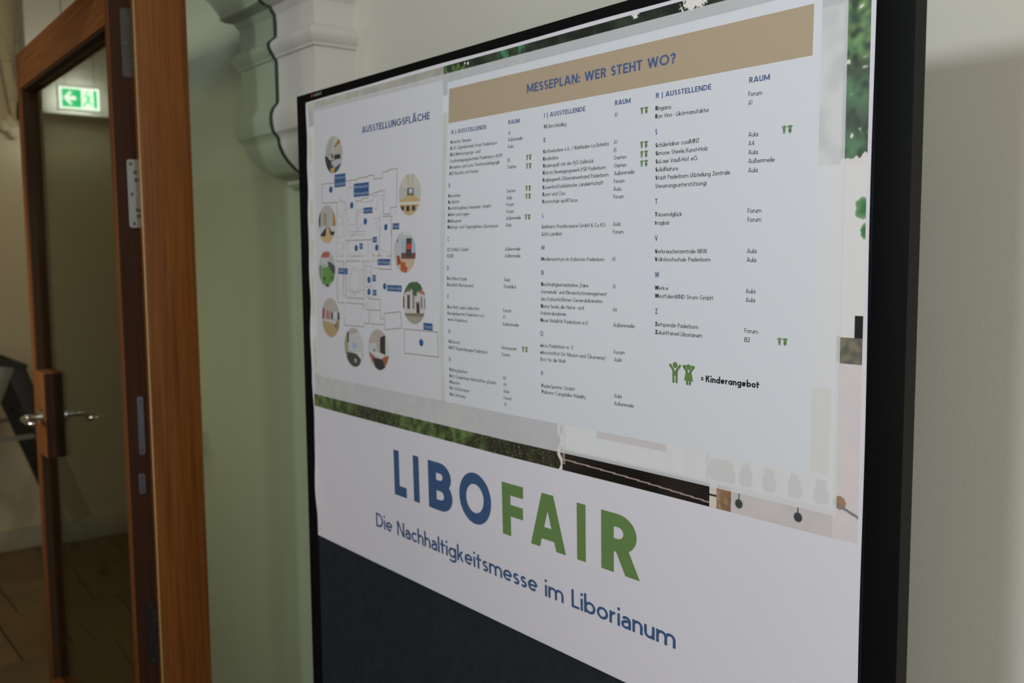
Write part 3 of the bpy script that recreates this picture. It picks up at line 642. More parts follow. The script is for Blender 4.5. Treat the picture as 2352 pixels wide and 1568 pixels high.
INKS = {'k': (.020, .020, .022), 'b': (.088, .135, .295), 'l': (.055, .110, .245), 'g': (.15, .26, .085)}
TEXT = [('A | AUSSTELLENDE',524.1,1779.8,614.3,1778.7,6.1,0.18,'b'),
 ('RAUM',665.4,1779.4,691.1,1779.0,6.1,0.18,'b'),
 ('*Annette Tilmann',522.5,1765.6,576.4,1764.3,5.1,0.112,'k'),
 ('*A.V.E. Eigenbetrieb Kreis Paderborn',522.3,1756.2,640.1,1754.1,5.1,0.112,'k'),
 ('*Abfallentsorgungs- und',522.0,1746.7,600.0,1745.5,5.1,0.112,'k'),
 ('Stadtreinigungsbetrieb Paderborn (ASP)',521.8,1736.8,653.1,1735.1,5.1,0.112,'k'),
 ('*Amadeus und Luisa Theaterpädagogik',521.3,1727.4,647.4,1726.2,5.1,0.112,'k'),
 ('*ASP Basteln mit Korken',520.9,1717.9,597.4,1716.9,5.1,0.112,'k'),
 ('*Bausteine',519.7,1684.1,551.7,1683.8,5.1,0.112,'k'),
 ('*Be Better',519.7,1674.5,549.8,1674.4,5.1,0.112,'k'),
 ('*Bestattunghaus Sauerbier GmbH',519.6,1665.1,628.4,1664.4,5.1,0.112,'k'),
 ('*bilden und tagen',519.3,1655.6,575.8,1655.0,5.1,0.112,'k'),
 ('*Bildhauerei',519.0,1645.5,555.1,1645.5,5.1,0.112,'k'),
 ('*Bildungs- und Tagungshaus Liborianum',518.7,1636.3,646.9,1635.4,5.1,0.112,'k'),
 ('*COSANEA GmbH',518.7,1601.7,575.2,1601.8,5.1,0.112,'k'),
 ('*CUBE',518.6,1592.2,536.5,1592.1,5.1,0.112,'k'),
 ('A1',665.3,1764.9,None,None,5.1,0.112,'k'),
 ('Außenmeile',664.9,1755.7,698.1,1755.1,5.1,0.112,'k'),
 ('Aula',665.0,1746.2,677.7,1745.8,5.1,0.112,'k'),
 ('B2',665.3,1726.8,None,None,5.1,0.112,'k'),
 ('Garten',665.2,1717.6,685.3,1717.1,5.1,0.112,'k'),
 ('Garten',664.7,1683.8,684.6,1683.5,5.1,0.112,'k'),
 ('Aula',664.6,1674.3,677.4,1674.1,5.1,0.112,'k'),
 ('Forum',664.6,1664.7,682.1,1664.5,5.1,0.112,'k'),
 ('Forum',664.7,1655.0,682.1,1654.8,5.1,0.112,'k'),
 ('Außenmeile',664.5,1645.3,697.6,1645.4,5.1,0.112,'k'),
 ('Aula',664.1,1635.8,677.1,1635.8,5.1,0.112,'k'),
 ('Außenmeile',663.4,1601.7,697.6,1601.8,5.1,0.112,'k'),
 ('Außenmeile',663.5,1592.1,697.9,1592.0,5.1,0.112,'k'),
 ('B',520.4,1699.1,None,None,6.6,0.18,'b'),
 ('C',518.6,1617.1,None,None,6.6,0.18,'b'),
 ('*Das Klima Puzzle',519.1,1557.7,572.3,1557.5,5.1,0.112,'k'),
 ('*Domblick (Restaurant)',519.3,1548.1,589.1,1547.7,5.1,0.112,'k'),
 ('*Eine Welt Laden Salzkotten',520.6,1513.6,604.7,1514.0,5.1,0.112,'k'),
 ('*EnergieXperten Paderborn e.V.',520.8,1503.9,617.6,1504.2,5.1,0.112,'k'),
 ('*enerix Paderborn',521.3,1494.3,573.5,1494.3,5.1,0.112,'k'),
 ('*Glücksrad',523.0,1460.1,552.5,1460.1,5.1,0.112,'k'),
 ('*GWÖ Regionalgruppe Paderborn',522.9,1450.5,623.0,1450.6,5.1,0.112,'k'),
 ('*HaltungSachen',523.0,1416.1,571.5,1416.2,5.1,0.112,'k'),
 ('*HHO Osnabrücker Werkstätten gGmbH',522.7,1405.9,642.2,1406.6,5.1,0.112,'k'),
 ('*Hinkucker',522.4,1396.6,550.9,1396.7,5.1,0.112,'k'),
 ('*Hof Schnitzmeyer',522.4,1387.2,575.3,1387.6,5.1,0.112,'k'),
 ('*Hyla Germany',521.8,1377.4,564.8,1377.5,5.1,0.112,'k'),
 ('Aula',662.6,1558.3,676.2,1557.9,5.1,0.112,'k'),
 ('Domblick',662.4,1548.4,689.5,1548.3,5.1,0.112,'k'),
 ('Forum',660.9,1514.0,679.5,1514.0,5.1,0.112,'k'),
 ('A1',660.5,1504.6,None,None,5.1,0.112,'k'),
 ('Außenmeile',659.8,1494.4,695.7,1494.5,5.1,0.112,'k'),
 ('Restaurant',657.7,1460.0,690.9,1460.2,5.1,0.112,'k'),
 ('Forum',657.4,1450.2,676.0,1450.5,5.1,0.112,'k'),
 ('A4',658.9,1416.3,None,None,5.1,0.112,'k'),
 ('A4',659.4,1406.7,None,None,5.1,0.112,'k'),
 ('Aula',659.5,1396.8,672.5,1397.0,5.1,0.112,'k'),
 ('Forum',659.5,1386.8,677.9,1387.4,5.1,0.112,'k'),
 ('A1',660.1,1377.5,None,None,5.1,0.112,'k'),
 ('D',519.1,1572.7,None,None,6.6,0.18,'b'),
 ('E',520.6,1529.1,None,None,6.6,0.18,'b'),
 ('G',522.6,1475.2,None,None,6.6,0.18,'b'),
 ('H',522.9,1431.0,None,None,6.6,0.18,'b'),
 ('I | AUSSTELLENDE',743.2,1780.1,824.4,1779.7,6.1,0.18,'b'),
 ('RAUM',878.1,1780.2,905.2,1779.8,6.1,0.18,'b'),
 ('A1',877.3,1766.1,None,None,5.1,0.112,'k'),
 ('*INI Berufskolleg',743.1,1765.7,788.2,1764.9,5.1,0.112,'k'),
 ('*Kaffeebohne e.V. / Weltladen La Bohnita',742.5,1732.3,867.7,1732.0,5.1,0.112,'k'),
 ('*Kinderkino',742.3,1722.6,773.4,1722.5,5.1,0.112,'k'),
 ('*Kinderspaß mit der KjG Delbrück',742.6,1713.3,841.1,1712.9,5.1,0.112,'k'),
 ('*Kita im Bewegungswerk,KSB Paderborn',742.3,1703.8,863.0,1703.2,5.1,0.112,'k'),
 ('*Kolpingwerk Diözesanverband Paderborn',742.3,1694.3,867.8,1693.6,5.1,0.112,'k'),
 ('*Krusenhof/solidarische Landwirtschaft',742.3,1684.4,858.8,1684.1,5.1,0.112,'k'),
 ('*Kunst und Clou',742.3,1674.9,787.8,1674.6,5.1,0.112,'k'),
 ('*Kunstschule spARTacus',742.3,1665.3,811.8,1664.5,5.1,0.112,'k'),
 ('*Liebharts Privatbrauerei GmbH & Co KG',742.1,1631.4,863.3,1630.7,5.1,0.112,'k'),
 ('*Lütts Landlust',742.0,1621.4,782.8,1621.3,5.1,0.112,'k'),
 ('*Medienzentrum im Erzbistum Paderborn',741.6,1587.6,862.0,1587.1,5.1,0.112,'k'),
 ('A1',876.7,1732.8,None,None,5.1,0.112,'k'),
 ('B1',876.6,1722.9,None,None,5.1,0.112,'k'),
 ('Garten',877.0,1713.5,898.6,1713.2,5.1,0.112,'k'),
 ('Garten',877.3,1703.9,898.8,1703.3,5.1,0.112,'k'),
 ('Außenmeile',877.2,1694.1,912.9,1694.1,5.1,0.112,'k'),
 ('Forum',877.1,1684.5,895.7,1684.2,5.1,0.112,'k'),
 ('Aula',876.8,1675.0,890.1,1674.7,5.1,0.112,'k'),
 ('Forum',876.7,1665.4,895.3,1665.1,5.1,0.112,'k'),
 ('Aula',876.3,1631.4,889.6,1631.3,5.1,0.112,'k'),
 ('Forum',876.1,1621.7,894.6,1621.3,5.1,0.112,'k'),
 ('A1',875.8,1587.6,None,None,5.1,0.112,'k'),
 ('K',742.8,1747.0,None,None,6.6,0.18,'b'),
 ('L',742.5,1645.9,None,None,6.6,0.18,'b'),
 ('M',742.0,1602.2,None,None,6.6,0.18,'b'),
 ('N',742.0,1568.1,None,None,6.6,0.18,'b'),
 ('*Nachhaltigkeitsinitiative „Faire',741.8,1553.2,833.4,1553.1,5.1,0.112,'k'),
 ('Gemeinde“ und Klimaschutzmanagement',741.7,1543.1,866.5,1543.1,5.1,0.112,'k'),
 ('des Erzbischöflichen Generalvikariates',741.6,1533.1,858.9,1533.7,5.1,0.112,'k'),
 ('*Natur-Seele,die Natur- und',741.7,1523.2,825.3,1523.8,5.1,0.112,'k'),
 ('Kräuterakademie',741.5,1513.7,791.9,1514.1,5.1,0.112,'k'),
 ('*Neue Mobilität Paderborn e.V.',741.3,1503.9,834.0,1504.4,5.1,0.112,'k'),
 ('*oikos Paderborn e. V.',740.5,1469.1,806.9,1470.4,5.1,0.112,'k'),
 ('*oikos-Institut für Mission und Ökumene/',740.6,1459.6,864.8,1460.9,5.1,0.112,'k'),
 ('Brot für die Welt',740.6,1449.8,790.9,1450.8,5.1,0.112,'k'),
 ('*PaderSprinter GmbH',742.2,1413.1,807.4,1414.7,5.1,0.112,'k'),
 ('*Pakumo Cargobike Mobility',742.4,1404.7,828.5,1406.3,5.1,0.112,'k'),
 ('A1',876.6,1552.9,None,None,5.1,0.112,'k'),
 ('A4',877.3,1523.7,None,None,5.1,0.112,'k'),
 ('Außenmeile',878.0,1504.4,915.0,1504.7,5.1,0.112,'k'),
 ('Forum',879.3,1469.8,898.1,1470.5,5.1,0.112,'k'),
 ('Aula',879.7,1460.3,893.0,1460.9,5.1,0.112,'k'),
 ('Aula',879.8,1413.9,892.8,1414.4,5.1,0.112,'k'),
 ('Außenmeile',879.6,1404.3,913.9,1404.6,5.1,0.112,'k'),
 ('O',740.8,1484.6,None,None,6.6,0.18,'b'),
 ('P',742.1,1429.0,None,None,6.6,0.18,'b'),
 ('R | AUSSTELLENDE',946.8,1780.2,1030.7,1779.3,6.1,0.18,'b'),
 ('RAUM',1082.6,1779.1,1109.6,1778.7,6.1,0.18,'b'),
 ('Forum',1081.8,1765.1,1099.9,1764.3,5.1,0.112,'k'),
 ('A1',1081.8,1755.6,None,None,5.1,0.112,'k'),
 ('*Ringana',946.1,1766.0,970.7,1765.1,5.1,0.112,'k'),
 ('*Ron Vino - Likörmanufaktur',946.0,1756.6,1027.9,1754.9,5.1,0.112,'k'),
 ('*Schülerlabor coolMINT',946.7,1722.6,1014.5,1722.1,5.1,0.112,'k'),
 ('*Simone Steele,Kunst+Holz',947.0,1713.0,1026.6,1712.3,5.1,0.112,'k'),
 ('*SoLawi Vauß-Hof eG',947.2,1703.4,1011.8,1702.6,5.1,0.112,'k'),
 ('*SolidNature',947.0,1693.9,983.1,1693.1,5.1,0.112,'k'),
 ('*Stadt Paderborn (Abteilung Zentrale',947.2,1684.2,1058.9,1683.3,5.1,0.112,'k'),
 ('Steuerungsunterstützung)',947.1,1674.5,1025.6,1673.6,5.1,0.112,'k'),
 ('*Tausendglück',947.0,1640.9,989.5,1639.9,5.1,0.112,'k'),
 ('*tragbar',947.1,1630.9,970.3,1630.6,5.1,0.112,'k'),
 ('*Verbraucherzentrale NRW',947.3,1596.7,1027.4,1596.5,5.1,0.112,'k'),
 ('*Volkshochschule Paderborn',947.2,1587.3,1032.6,1587.1,5.1,0.112,'k'),
 ('Aula',1082.6,1721.9,1095.4,1721.4,5.1,0.112,'k'),
 ('A4',1082.8,1712.5,1090.7,1712.3,5.1,0.112,'k'),
 ('Aula',1083.0,1703.0,1095.6,1702.4,5.1,0.112,'k'),
 ('Außenmeile',1083.0,1693.5,1117.8,1692.7,5.1,0.112,'k'),
 ('Aula',1083.0,1683.6,1095.9,1683.2,5.1,0.112,'k'),
 ('Forum',1083.3,1640.2,1101.5,1639.8,5.1,0.112,'k'),
 ('Forum',1083.3,1630.4,1101.5,1630.2,5.1,0.112,'k'),
 ('Aula',1083.2,1596.4,1096.0,1596.4,5.1,0.112,'k'),
 ('Aula',1083.0,1586.9,1095.8,1586.8,5.1,0.112,'k'),
 ('S',946.3,1737.5,None,None,6.6,0.18,'b'),
 ('T',947.1,1655.4,None,None,6.6,0.18,'b'),
 ('V',947.1,1611.8,None,None,6.6,0.18,'b'),
 ('W',947.7,1568.0,None,None,6.6,0.18,'b'),
 ('*Werk.e',947.8,1553.0,969.1,1553.0,5.1,0.112,'k'),
 ('*WestfalenWIND Strom GmbH',948.0,1543.3,1036.8,1543.3,5.1,0.112,'k'),
 ('*Zeitspende Paderborn',948.8,1509.2,1015.8,1509.2,5.1,0.112,'k'),
 ('*Zukunftsinsel Liborianum',949.0,1499.5,1021.6,1499.5,5.1,0.112,'k'),
 ('Aula',1082.4,1552.5,1095.2,1552.7,5.1,0.112,'k'),
 ('Aula',1082.4,1542.9,1095.2,1543.1,5.1,0.112,'k'),
 ('Forum',1081.5,1509.1,1099.6,1508.7,5.1,0.112,'k'),
 ('B2',1081.5,1498.9,1089.1,1499.2,5.1,0.112,'k'),
 ('Z',948.7,1524.0,None,None,6.6,0.18,'b'),
 ('=',1020.6,1449.2,1024.3,1449.2,7.6,0.2,'k'),
 ('Kinderangebot',1027.6,1448.6,1102.7,1449.3,7.8,0.2,'k'),
 ('MESSEPLAN: WER STEHT WO?',705.8,1817.7,977.8,1816.5,12,0.19,'b'),
 ('AUSSTELLUNGSFLÄCHE',251.7,1808.3,465.5,1809.1,11.6,0.19,'b'),
 ('Die NÆchhÆltigkeitsmesse im LiboriÆnum',275.3,1112.3,985.0,1115.3,25.5,0.137,'l')]
def put_text(pr, s, u0, v0, u1, v1, cap, w, col, d=.00036):
    tr = .085 if s.isupper() and len(s) > 2 else .055
    if s in ('Kinderangebot',): tr = .05
    W_, q = text_quads(s, w, tr)
    sx = (math.hypot(u1-u0, v1-v0)/W_) if u1 is not None else cap*.92
    sl = (v1-v0)/(u1-u0) if u1 is not None else 0
    if u1 is not None and len(s.strip('*')) > 14 and cap < 6: sl = sl
    for i, c in enumerate(q): pr.poly([(u0+x*sx, v0+x*sx*sl+y*cap) for x, y in c], col if isinstance(col, tuple) else INKS[col], d+(i % 40)*(.000004 if cap > 20 else .0000015))
for s, u0, v0, u1, v1, cap, w, col in TEXT:
    nm = ('subtitle_lettering' if cap > 20 else 'poster_title' if cap > 11 and u0 > 600 else 'plan_heading' if cap > 11 else 'legend_lettering' if cap > 7 else
          'section_letter' if col == 'b' and len(s) == 1 else 'column_heading' if col == 'b' else 'room_entry' if not s.startswith('*') and u1 is None or s in ('Aula', 'Forum', 'Garten', 'Restaurant', 'Domblick', 'Außenmeile') else 'list_entry')
    g = Pr(); put_text(g, s, u0, v0, u1, v1, cap, w, col); g.build(nm, 5 if cap > 20 else 0)
# large two-coloured title
for ch, u0, v0, u1, v1, tu, tv in [('L', 344.7, 1187.3, 383.7, 1186.4, 341.1, 1264.9), ('I', 406.2, 1185.2, 423.8, 1185.7, 406.4, 1264.0), ('B', 451.8, 1184.5, 517.5, 1185.6, 451.4, 1263.2), ('O', 539.9, 1185.1, 622.2, 1185.2, 543.9, 1263.8), ('F', 649.2, 1184.6, 697.0, 1184.5, 649.6, 1263.8), ('A', 714.0, 1184.8, 786.2, 1184.4, 0, 0), ('I', 809.2, 1184.3, 826.0, 1184.4, 811.8, 1264.0), ('R', 855.4, 1184.2, 923.4, 1186.1, 857.1, 1263.3)]:
    global_seg[0] = 8; H = 78.6; w = .222; gw, q = glyph_quads(ch, w); g = Pr(); wd = u1-u0; v0 = 1184.7 if ch != 'X' else v0
    if ch == 'B': wd = 68.5
    if ch == 'F': wd = 48.5
    for i, c in enumerate(q): g.poly([(u0+x/gw*wd, v0+y*H) for x, y in c], INKS['l' if u0 < 600 else 'g'], .00036+i*.00001)
    tag(g.build('large_letter', 4), ('large blue letter ' if u0 < 600 else 'large green letter ')+ch)
# children pictograms
ics = [(705.8, 718.0, 1725.7, 1734.1), (705.9, 718.3, 1713.8, 1722.3), (705.7, 718.1, 1683.3, 1691.5), (705.6, 718.3, 1672.3, 1680.7), (705.2, 718.0, 1643.9, 1652.1), (701.5, 714.6, 1459.0, 1467.7), (921.0, 934.5, 1764.0, 1772.6), (921.1, 934.6, 1723.4, 1732.1), (921.3, 934.8, 1712.2, 1720.8), (921.4, 934.9, 1701.1, 1709.6), (1125.5, 1138.9, 1720.5, 1729.2), (1124.6, 1137.9, 1498.2, 1506.7), (971.6, 1011.1, 1442.1, 1467.9)]
gi = Pr()
def disc(pr, cu, cv, ru, rv, col, d, n=20): pr.poly([(cu+ru*math.cos(6.28318*i/n), cv+rv*math.sin(6.28318*i/n)) for i in range(n)], col, d)
def limb(pr, p, w, col, d):
    for q in _ribbon(p, w, False): pr.poly(q, col, d)
    for a, b in (p[0], p[-1]): disc(pr, a, b, w/2, w/2, col, d, 10)
for u0, u1, v0, v1 in ics:
    W_ = u1-u0; H = v1-v0
    pr = Pr()
    def X(x, y): return (u0+x*W_, v0+y*H)
    G_ = INKS['g']; d = .00036; g = G_
    disc(pr, *X(.235, .86), .095*W_, .145*H, g, d)
    lw = .085*W_
    limb(pr, [X(.04, .85), X(.17, .62)], lw, g, d); limb(pr, [X(.43, .85), X(.30, .62)], lw, g, d)
    pr.poly([X(.12, .64), X(.20, .60), X(.27, .60), X(.35, .64), X(.33, .36), X(.14, .36)], g, d)
    limb(pr, [X(.17, .42), X(.175, .08)], lw*.98, g, d); limb(pr, [X(.30, .42), X(.295, .08)], lw*.98, g, d)
    disc(pr, *X(.765, .83), .09*W_, .135*H, g, d)
    limb(pr, [X(.66, .90), X(.63, .88), X(.645, .82)], lw*.5, g, d); limb(pr, [X(.87, .90), X(.90, .88), X(.885, .82)], lw*.5, g, d)
    limb(pr, [X(.57, .85), X(.70, .63)], lw, g, d); limb(pr, [X(.96, .85), X(.83, .63)], lw, g, d)
    pr.poly([X(.66, .64), X(.73, .59), X(.80, .59), X(.87, .64), X(.94, .20), X(.59, .20)], g, d)
    limb(pr, [X(.71, .22), X(.715, .06)], lw*.95, g, d); limb(pr, [X(.82, .22), X(.815, .06)], lw*.95, g, d)
    pr.build('children_pictogram')
# floor plan
fp = Pr(); BR = (.30, .20, .115); GY = (.33, .33, .35)
for k, pts in [(2,[(150.4,1728.8),(101.5,1729.6),(100.9,1693.7),(161.9,1692.8),(159.7,1649.2)]),
 (2,[(192.9,1729.4),(234.1,1729.3),(234.1,1731.6),(272.7,1731.7),(272.7,1734.0),(292.5,1733.5),(292.6,1726.7),(321.7,1726.5),(321.5,1736.1),(341.0,1736.4),(341.0,1738.9),(369.0,1739.1),(367.7,1675.6),(350.2,1675.5),(348.7,1665.2),(325.2,1665.5),(328.0,1705.5),(308.8,1705.3),(308.8,1703.5),(292.0,1703.2),(292.0,1700.6),(273.1,1700.2),(273.2,1695.5),(250.4,1694.9),(250.5,1691.4),(230.8,1691.8)]),
 (1,[(170.8,1706.8),(170.8,1694.2),(189.3,1693.7),(188.6,1689.8)]),
 (1,[(171.5,1720.3),(171.6,1715.5)]),
 (1,[(198.3,1706.3),(199.7,1716.4),(221.7,1716.2)]),
 (1,[(209.9,1728.7),(210.7,1717.2)]),
 (1,[(234.1,1729.3),(232.8,1723.8)]),
 (1,[(232.2,1700.2),(230.8,1691.8),(229.8,1650.1),(206.0,1650.3),(205.3,1661.4),(199.7,1661.6)]),
 (1,[(250.5,1688.8),(292.1,1690.0),(292.0,1696.3),(307.2,1699.8),(305.8,1676.1),(295.6,1676.0)]),
 (1,[(314.0,1688.5),(317.2,1698.5),(324.5,1697.2)]),
 (1,[(257.6,1676.1),(235.2,1675.8),(233.4,1643.8)]),
 (1,[(257.6,1672.0),(238.8,1671.4),(237.0,1642.8)]),
 (1,[(294.0,1659.5),(312.6,1659.2)]),
 (1,[(294.1,1651.8),(302.6,1651.5),(302.7,1635.3)]),
 (1,[(312.6,1663.1),(312.0,1652.1)]),
 (2,[(323.6,1661.6),(352.9,1661.7),(351.7,1629.6)]),
 (1,[(314.9,1662.2),(313.8,1631.6)]),
 (1,[(161.5,1692.8),(156.1,1588.0),(156.3,1585.6),(157.0,1521.2)]),
 (1,[(171.3,1703.9),(170.6,1693.8),(189.4,1693.9),(188.1,1663.5)]),
 (1,[(184.5,1659.0),(184.3,1629.6)]),
 (1,[(183.3,1622.7),(182.7,1595.0)]),
 (1,[(197.3,1698.1),(194.4,1622.8),(193.4,1605.9)]),
 (1,[(167.5,1667.3),(180.2,1666.9)]),
 (1,[(168.6,1653.1),(180.8,1652.8),(182.1,1673.5)]),
 (1,[(158.5,1630.3),(177.0,1630.0)]),
 (1,[(158.4,1619.3),(174.5,1619.1)]),
 (1,[(204.7,1622.4),(203.9,1594.9)]),
 (1,[(198.8,1638.3),(265.4,1638.5)]),
 (1,[(204.8,1632.5),(265.4,1632.7)]),
 (2,[(194.4,1622.8),(301.2,1623.0)]),
 (1,[(156.4,1594.8),(166.9,1594.8)]),
 (2,[(173.1,1594.7),(182.9,1594.7)]),
 (1,[(191.4,1594.9),(195.1,1594.9)]),
 (2,[(202.3,1594.7),(208.7,1594.9)]),
 (2,[(213.0,1594.7),(250.2,1595.1)]),
 (2,[(254.7,1594.8),(259.7,1594.8)]),
 (2,[(156.3,1585.6),(184.1,1585.7),(183.7,1522.0)]),
 (2,[(194.3,1585.9),(247.4,1586.1)]),
 (2,[(253.6,1586.1),(258.2,1586.1)]),
 (1,[(195.0,1585.9),(194.2,1522.3)]),
 (1,[(173.0,1585.7),(173.0,1576.9)]),
 (1,[(158.0,1574.5),(176.7,1574.6)]),
 (1,[(195.0,1570.1),(202.2,1570.2)]),
 (1,[(246.8,1570.6),(258.2,1570.7)]),
 (1,[(195.7,1533.4),(205.4,1533.6)]),
 (1,[(246.5,1534.7),(258.0,1535.0)]),
 (2,[(289.0,1595.5),(299.0,1595.5)]),
 (2,[(303.0,1595.2),(320.7,1595.2)]),
 (2,[(340.0,1594.8),(351.4,1594.8)]),
 (2,[(254.3,1585.9),(259.3,1585.9),(259.3,1519.7)]),
 (2,[(266.7,1585.7),(279.0,1586.0)]),
 (1,[(285.0,1586.0),(307.0,1585.8)]),
 (2,[(313.6,1645.1),(312.9,1595.4)]),
 (2,[(353.5,1644.1),(352.4,1572.3),(315.0,1572.3),(315.4,1576.5)]),
 (1,[(288.8,1621.6),(291.0,1595.5)]),
 (1,[(273.9,1621.8),(274.8,1595.5)]),
 (1,[(266.7,1585.3),(268.4,1520.0)]),
 (1,[(286.3,1585.4),(286.0,1520.6)]),
 (1,[(268.8,1577.2),(286.3,1577.3)]),
 (1,[(268.8,1567.0),(286.3,1567.2)]),
 (1,[(287.1,1573.7),(313.0,1573.5)]),
 (1,[(268.7,1541.5),(286.3,1541.9)]),
 (1,[(268.5,1523.1),(286.1,1523.0)]),
 (2,[(195.3,1585.1),(194.9,1519.7),(259.3,1519.7)]),
 (1,[(195.2,1533.4),(209.3,1533.8)]),
 (1,[(244.9,1534.7),(259.5,1534.5)]),
 (1,[(210.3,1520.2),(211.4,1530.7),(244.9,1531.2),(244.6,1520.2)]),
 (1,[(222.2,1528.5),(222.1,1523.7),(230.7,1523.9),(230.8,1528.5)]),
 (2,[(161.4,1559.4),(160.2,1509.9),(186.6,1509.8)]),
 (2,[(193.3,1510.1),(257.8,1510.4),(258.8,1500.7)]),
 (1,[(186.0,1585.1),(186.4,1519.4)]),
 (1,[(185.7,1509.8),(185.2,1496.3)]),
 (2,[(185.5,1482.7),(186.2,1469.2),(257.2,1470.0),(257.9,1476.3),(262.9,1476.6)]),
 (1,[(266.2,1512.1),(275.2,1512.0)]),
 (2,[(267.0,1511.3),(267.1,1501.1),(315.3,1501.5)]),
 (2,[(274.6,1520.2),(315.6,1520.5),(317.2,1486.5),(326.7,1488.4)]),
 (2,[(277.4,1500.9),(275.4,1476.8)]),
 (2,[(265.0,1476.3),(278.2,1477.0)]),
 (2,[(283.5,1477.0),(318.4,1476.9),(328.7,1479.1)]),
 (2,[(328.1,1497.0),(381.4,1502.3),(385.5,1475.3),(331.0,1469.0),(328.1,1497.0)]),
 (2,[(393.5,1474.2),(492.4,1474.7),(493.5,1435.2),(391.5,1433.7),(393.5,1474.2)]),
 (0,[(209.0,1682.7),(154.0,1669.1)]),
 (0,[(263.0,1654.4),(207.0,1626.5)]),
 (0,[(241.7,1641.8),(156.3,1596.8)]),
 (0,[(375.6,1675.8),(335.9,1643.8)]),
 (0,[(304.9,1609.4),(358.9,1597.3)]),
 (0,[(228.2,1602.8),(205.8,1569.7)]),
 (0,[(193.7,1562.0),(164.5,1521.4)]),
 (0,[(175.8,1537.7),(161.4,1514.8)]),
 (0,[(260.1,1519.7),(235.0,1464.6)]),
 (0,[(279.5,1518.3),(290.4,1466.8)]),
 (0,[(433.2,1484.7),(443.4,1458.7)]),
 (0,[(141.5,1745.8),(139.9,1729.4)])]:
    for q in _ribbon(pts, (.45, .75, 1.15)[k], False): fp.poly(q, GY if k == 0 else (BR if k == 2 else (.38, .31, .25)), .00032)
for cu, cv, ru, rv in [(227.3, 1551.9, 17.6, 18.8), (227.1, 1551.8, 23.5, 23.4)]:
    for q in _ribbon([(cu+ru*math.cos(6.28318*i/40), cv+rv*math.sin(6.28318*i/40)) for i in range(40)], .7, True): fp.poly(q, (.40, .34, .28), .00032)
tag(fp.build('floor_plan', 10), 'brown line drawing of the building floor plan')
for cu, cv, ru, rv in [(136.7, 1717.2, 6.7, 6.0), (215.9, 1685.1, 6.2, 5.9), (264.6, 1655.2, 6.0, 5.7), (334.3, 1643.5, 5.6, 5.5), (232.1, 1609.0, 6.0, 5.8), (304.1, 1609.4, 5.6, 5.6), (277.8, 1553.5, 5.7, 5.7), (277.6, 1532.5, 5.7, 5.7), (331.1, 1543.3, 5.4, 5.6), (444.3, 1454.9, 6.3, 5.9)]:
    dt = Pr(); disc(dt, cu, cv, ru, rv, (.040, .125, .30), .00038, 24); dt.build('location_dot')
for a, b, c, d_, s in [(150.4,1720.3,192.9,1743.7,'Restaurant|Domblick'),
 (222.8,1699.3,276.5,1722.8,'Restaurant|Klostergarten'),
 (258.0,1668.8,289.5,1679.1,'Garten'),
 (356.4,1638.9,377.0,1649.2,'Aula'),
 (290.8,1618.1,304.8,1627.9,'A4'),
 (243.8,1607.2,255.5,1617.5,'A1'),
 (307.8,1579.2,349.6,1589.9,'Aufzug'),
 (163.8,1562.2,200.9,1572.8,'WC'),
 (289.6,1551.2,301.6,1562.3,'B1'),
 (290.2,1526.6,303.5,1536.7,'B2'),
 (339.2,1535.5,386.1,1546.0,'Außenmeile'),
 (451.5,1476.1,478.7,1487.7,'Forum')]:
    lb = Pr()
    lb.poly([(a, b), (c, b), (c, d_), (a, d_)], (.045, .125, .30), .00040)
    ls = s.split('|'); n = len(ls); hh = (d_-b)/n
    for i, t in enumerate(ls):
        mx = 1.5; cap = min(hh*.52, 5.6); put_text(lb, t, a+mx, d_-hh*(i+1)+hh*.27, c-mx if len(t) > 3 else a+mx+(c-a-2*mx), d_-hh*(i+1)+hh*.27, cap, .10, (.55, .58, .66), .00046)
    lb.build('location_label', 8)
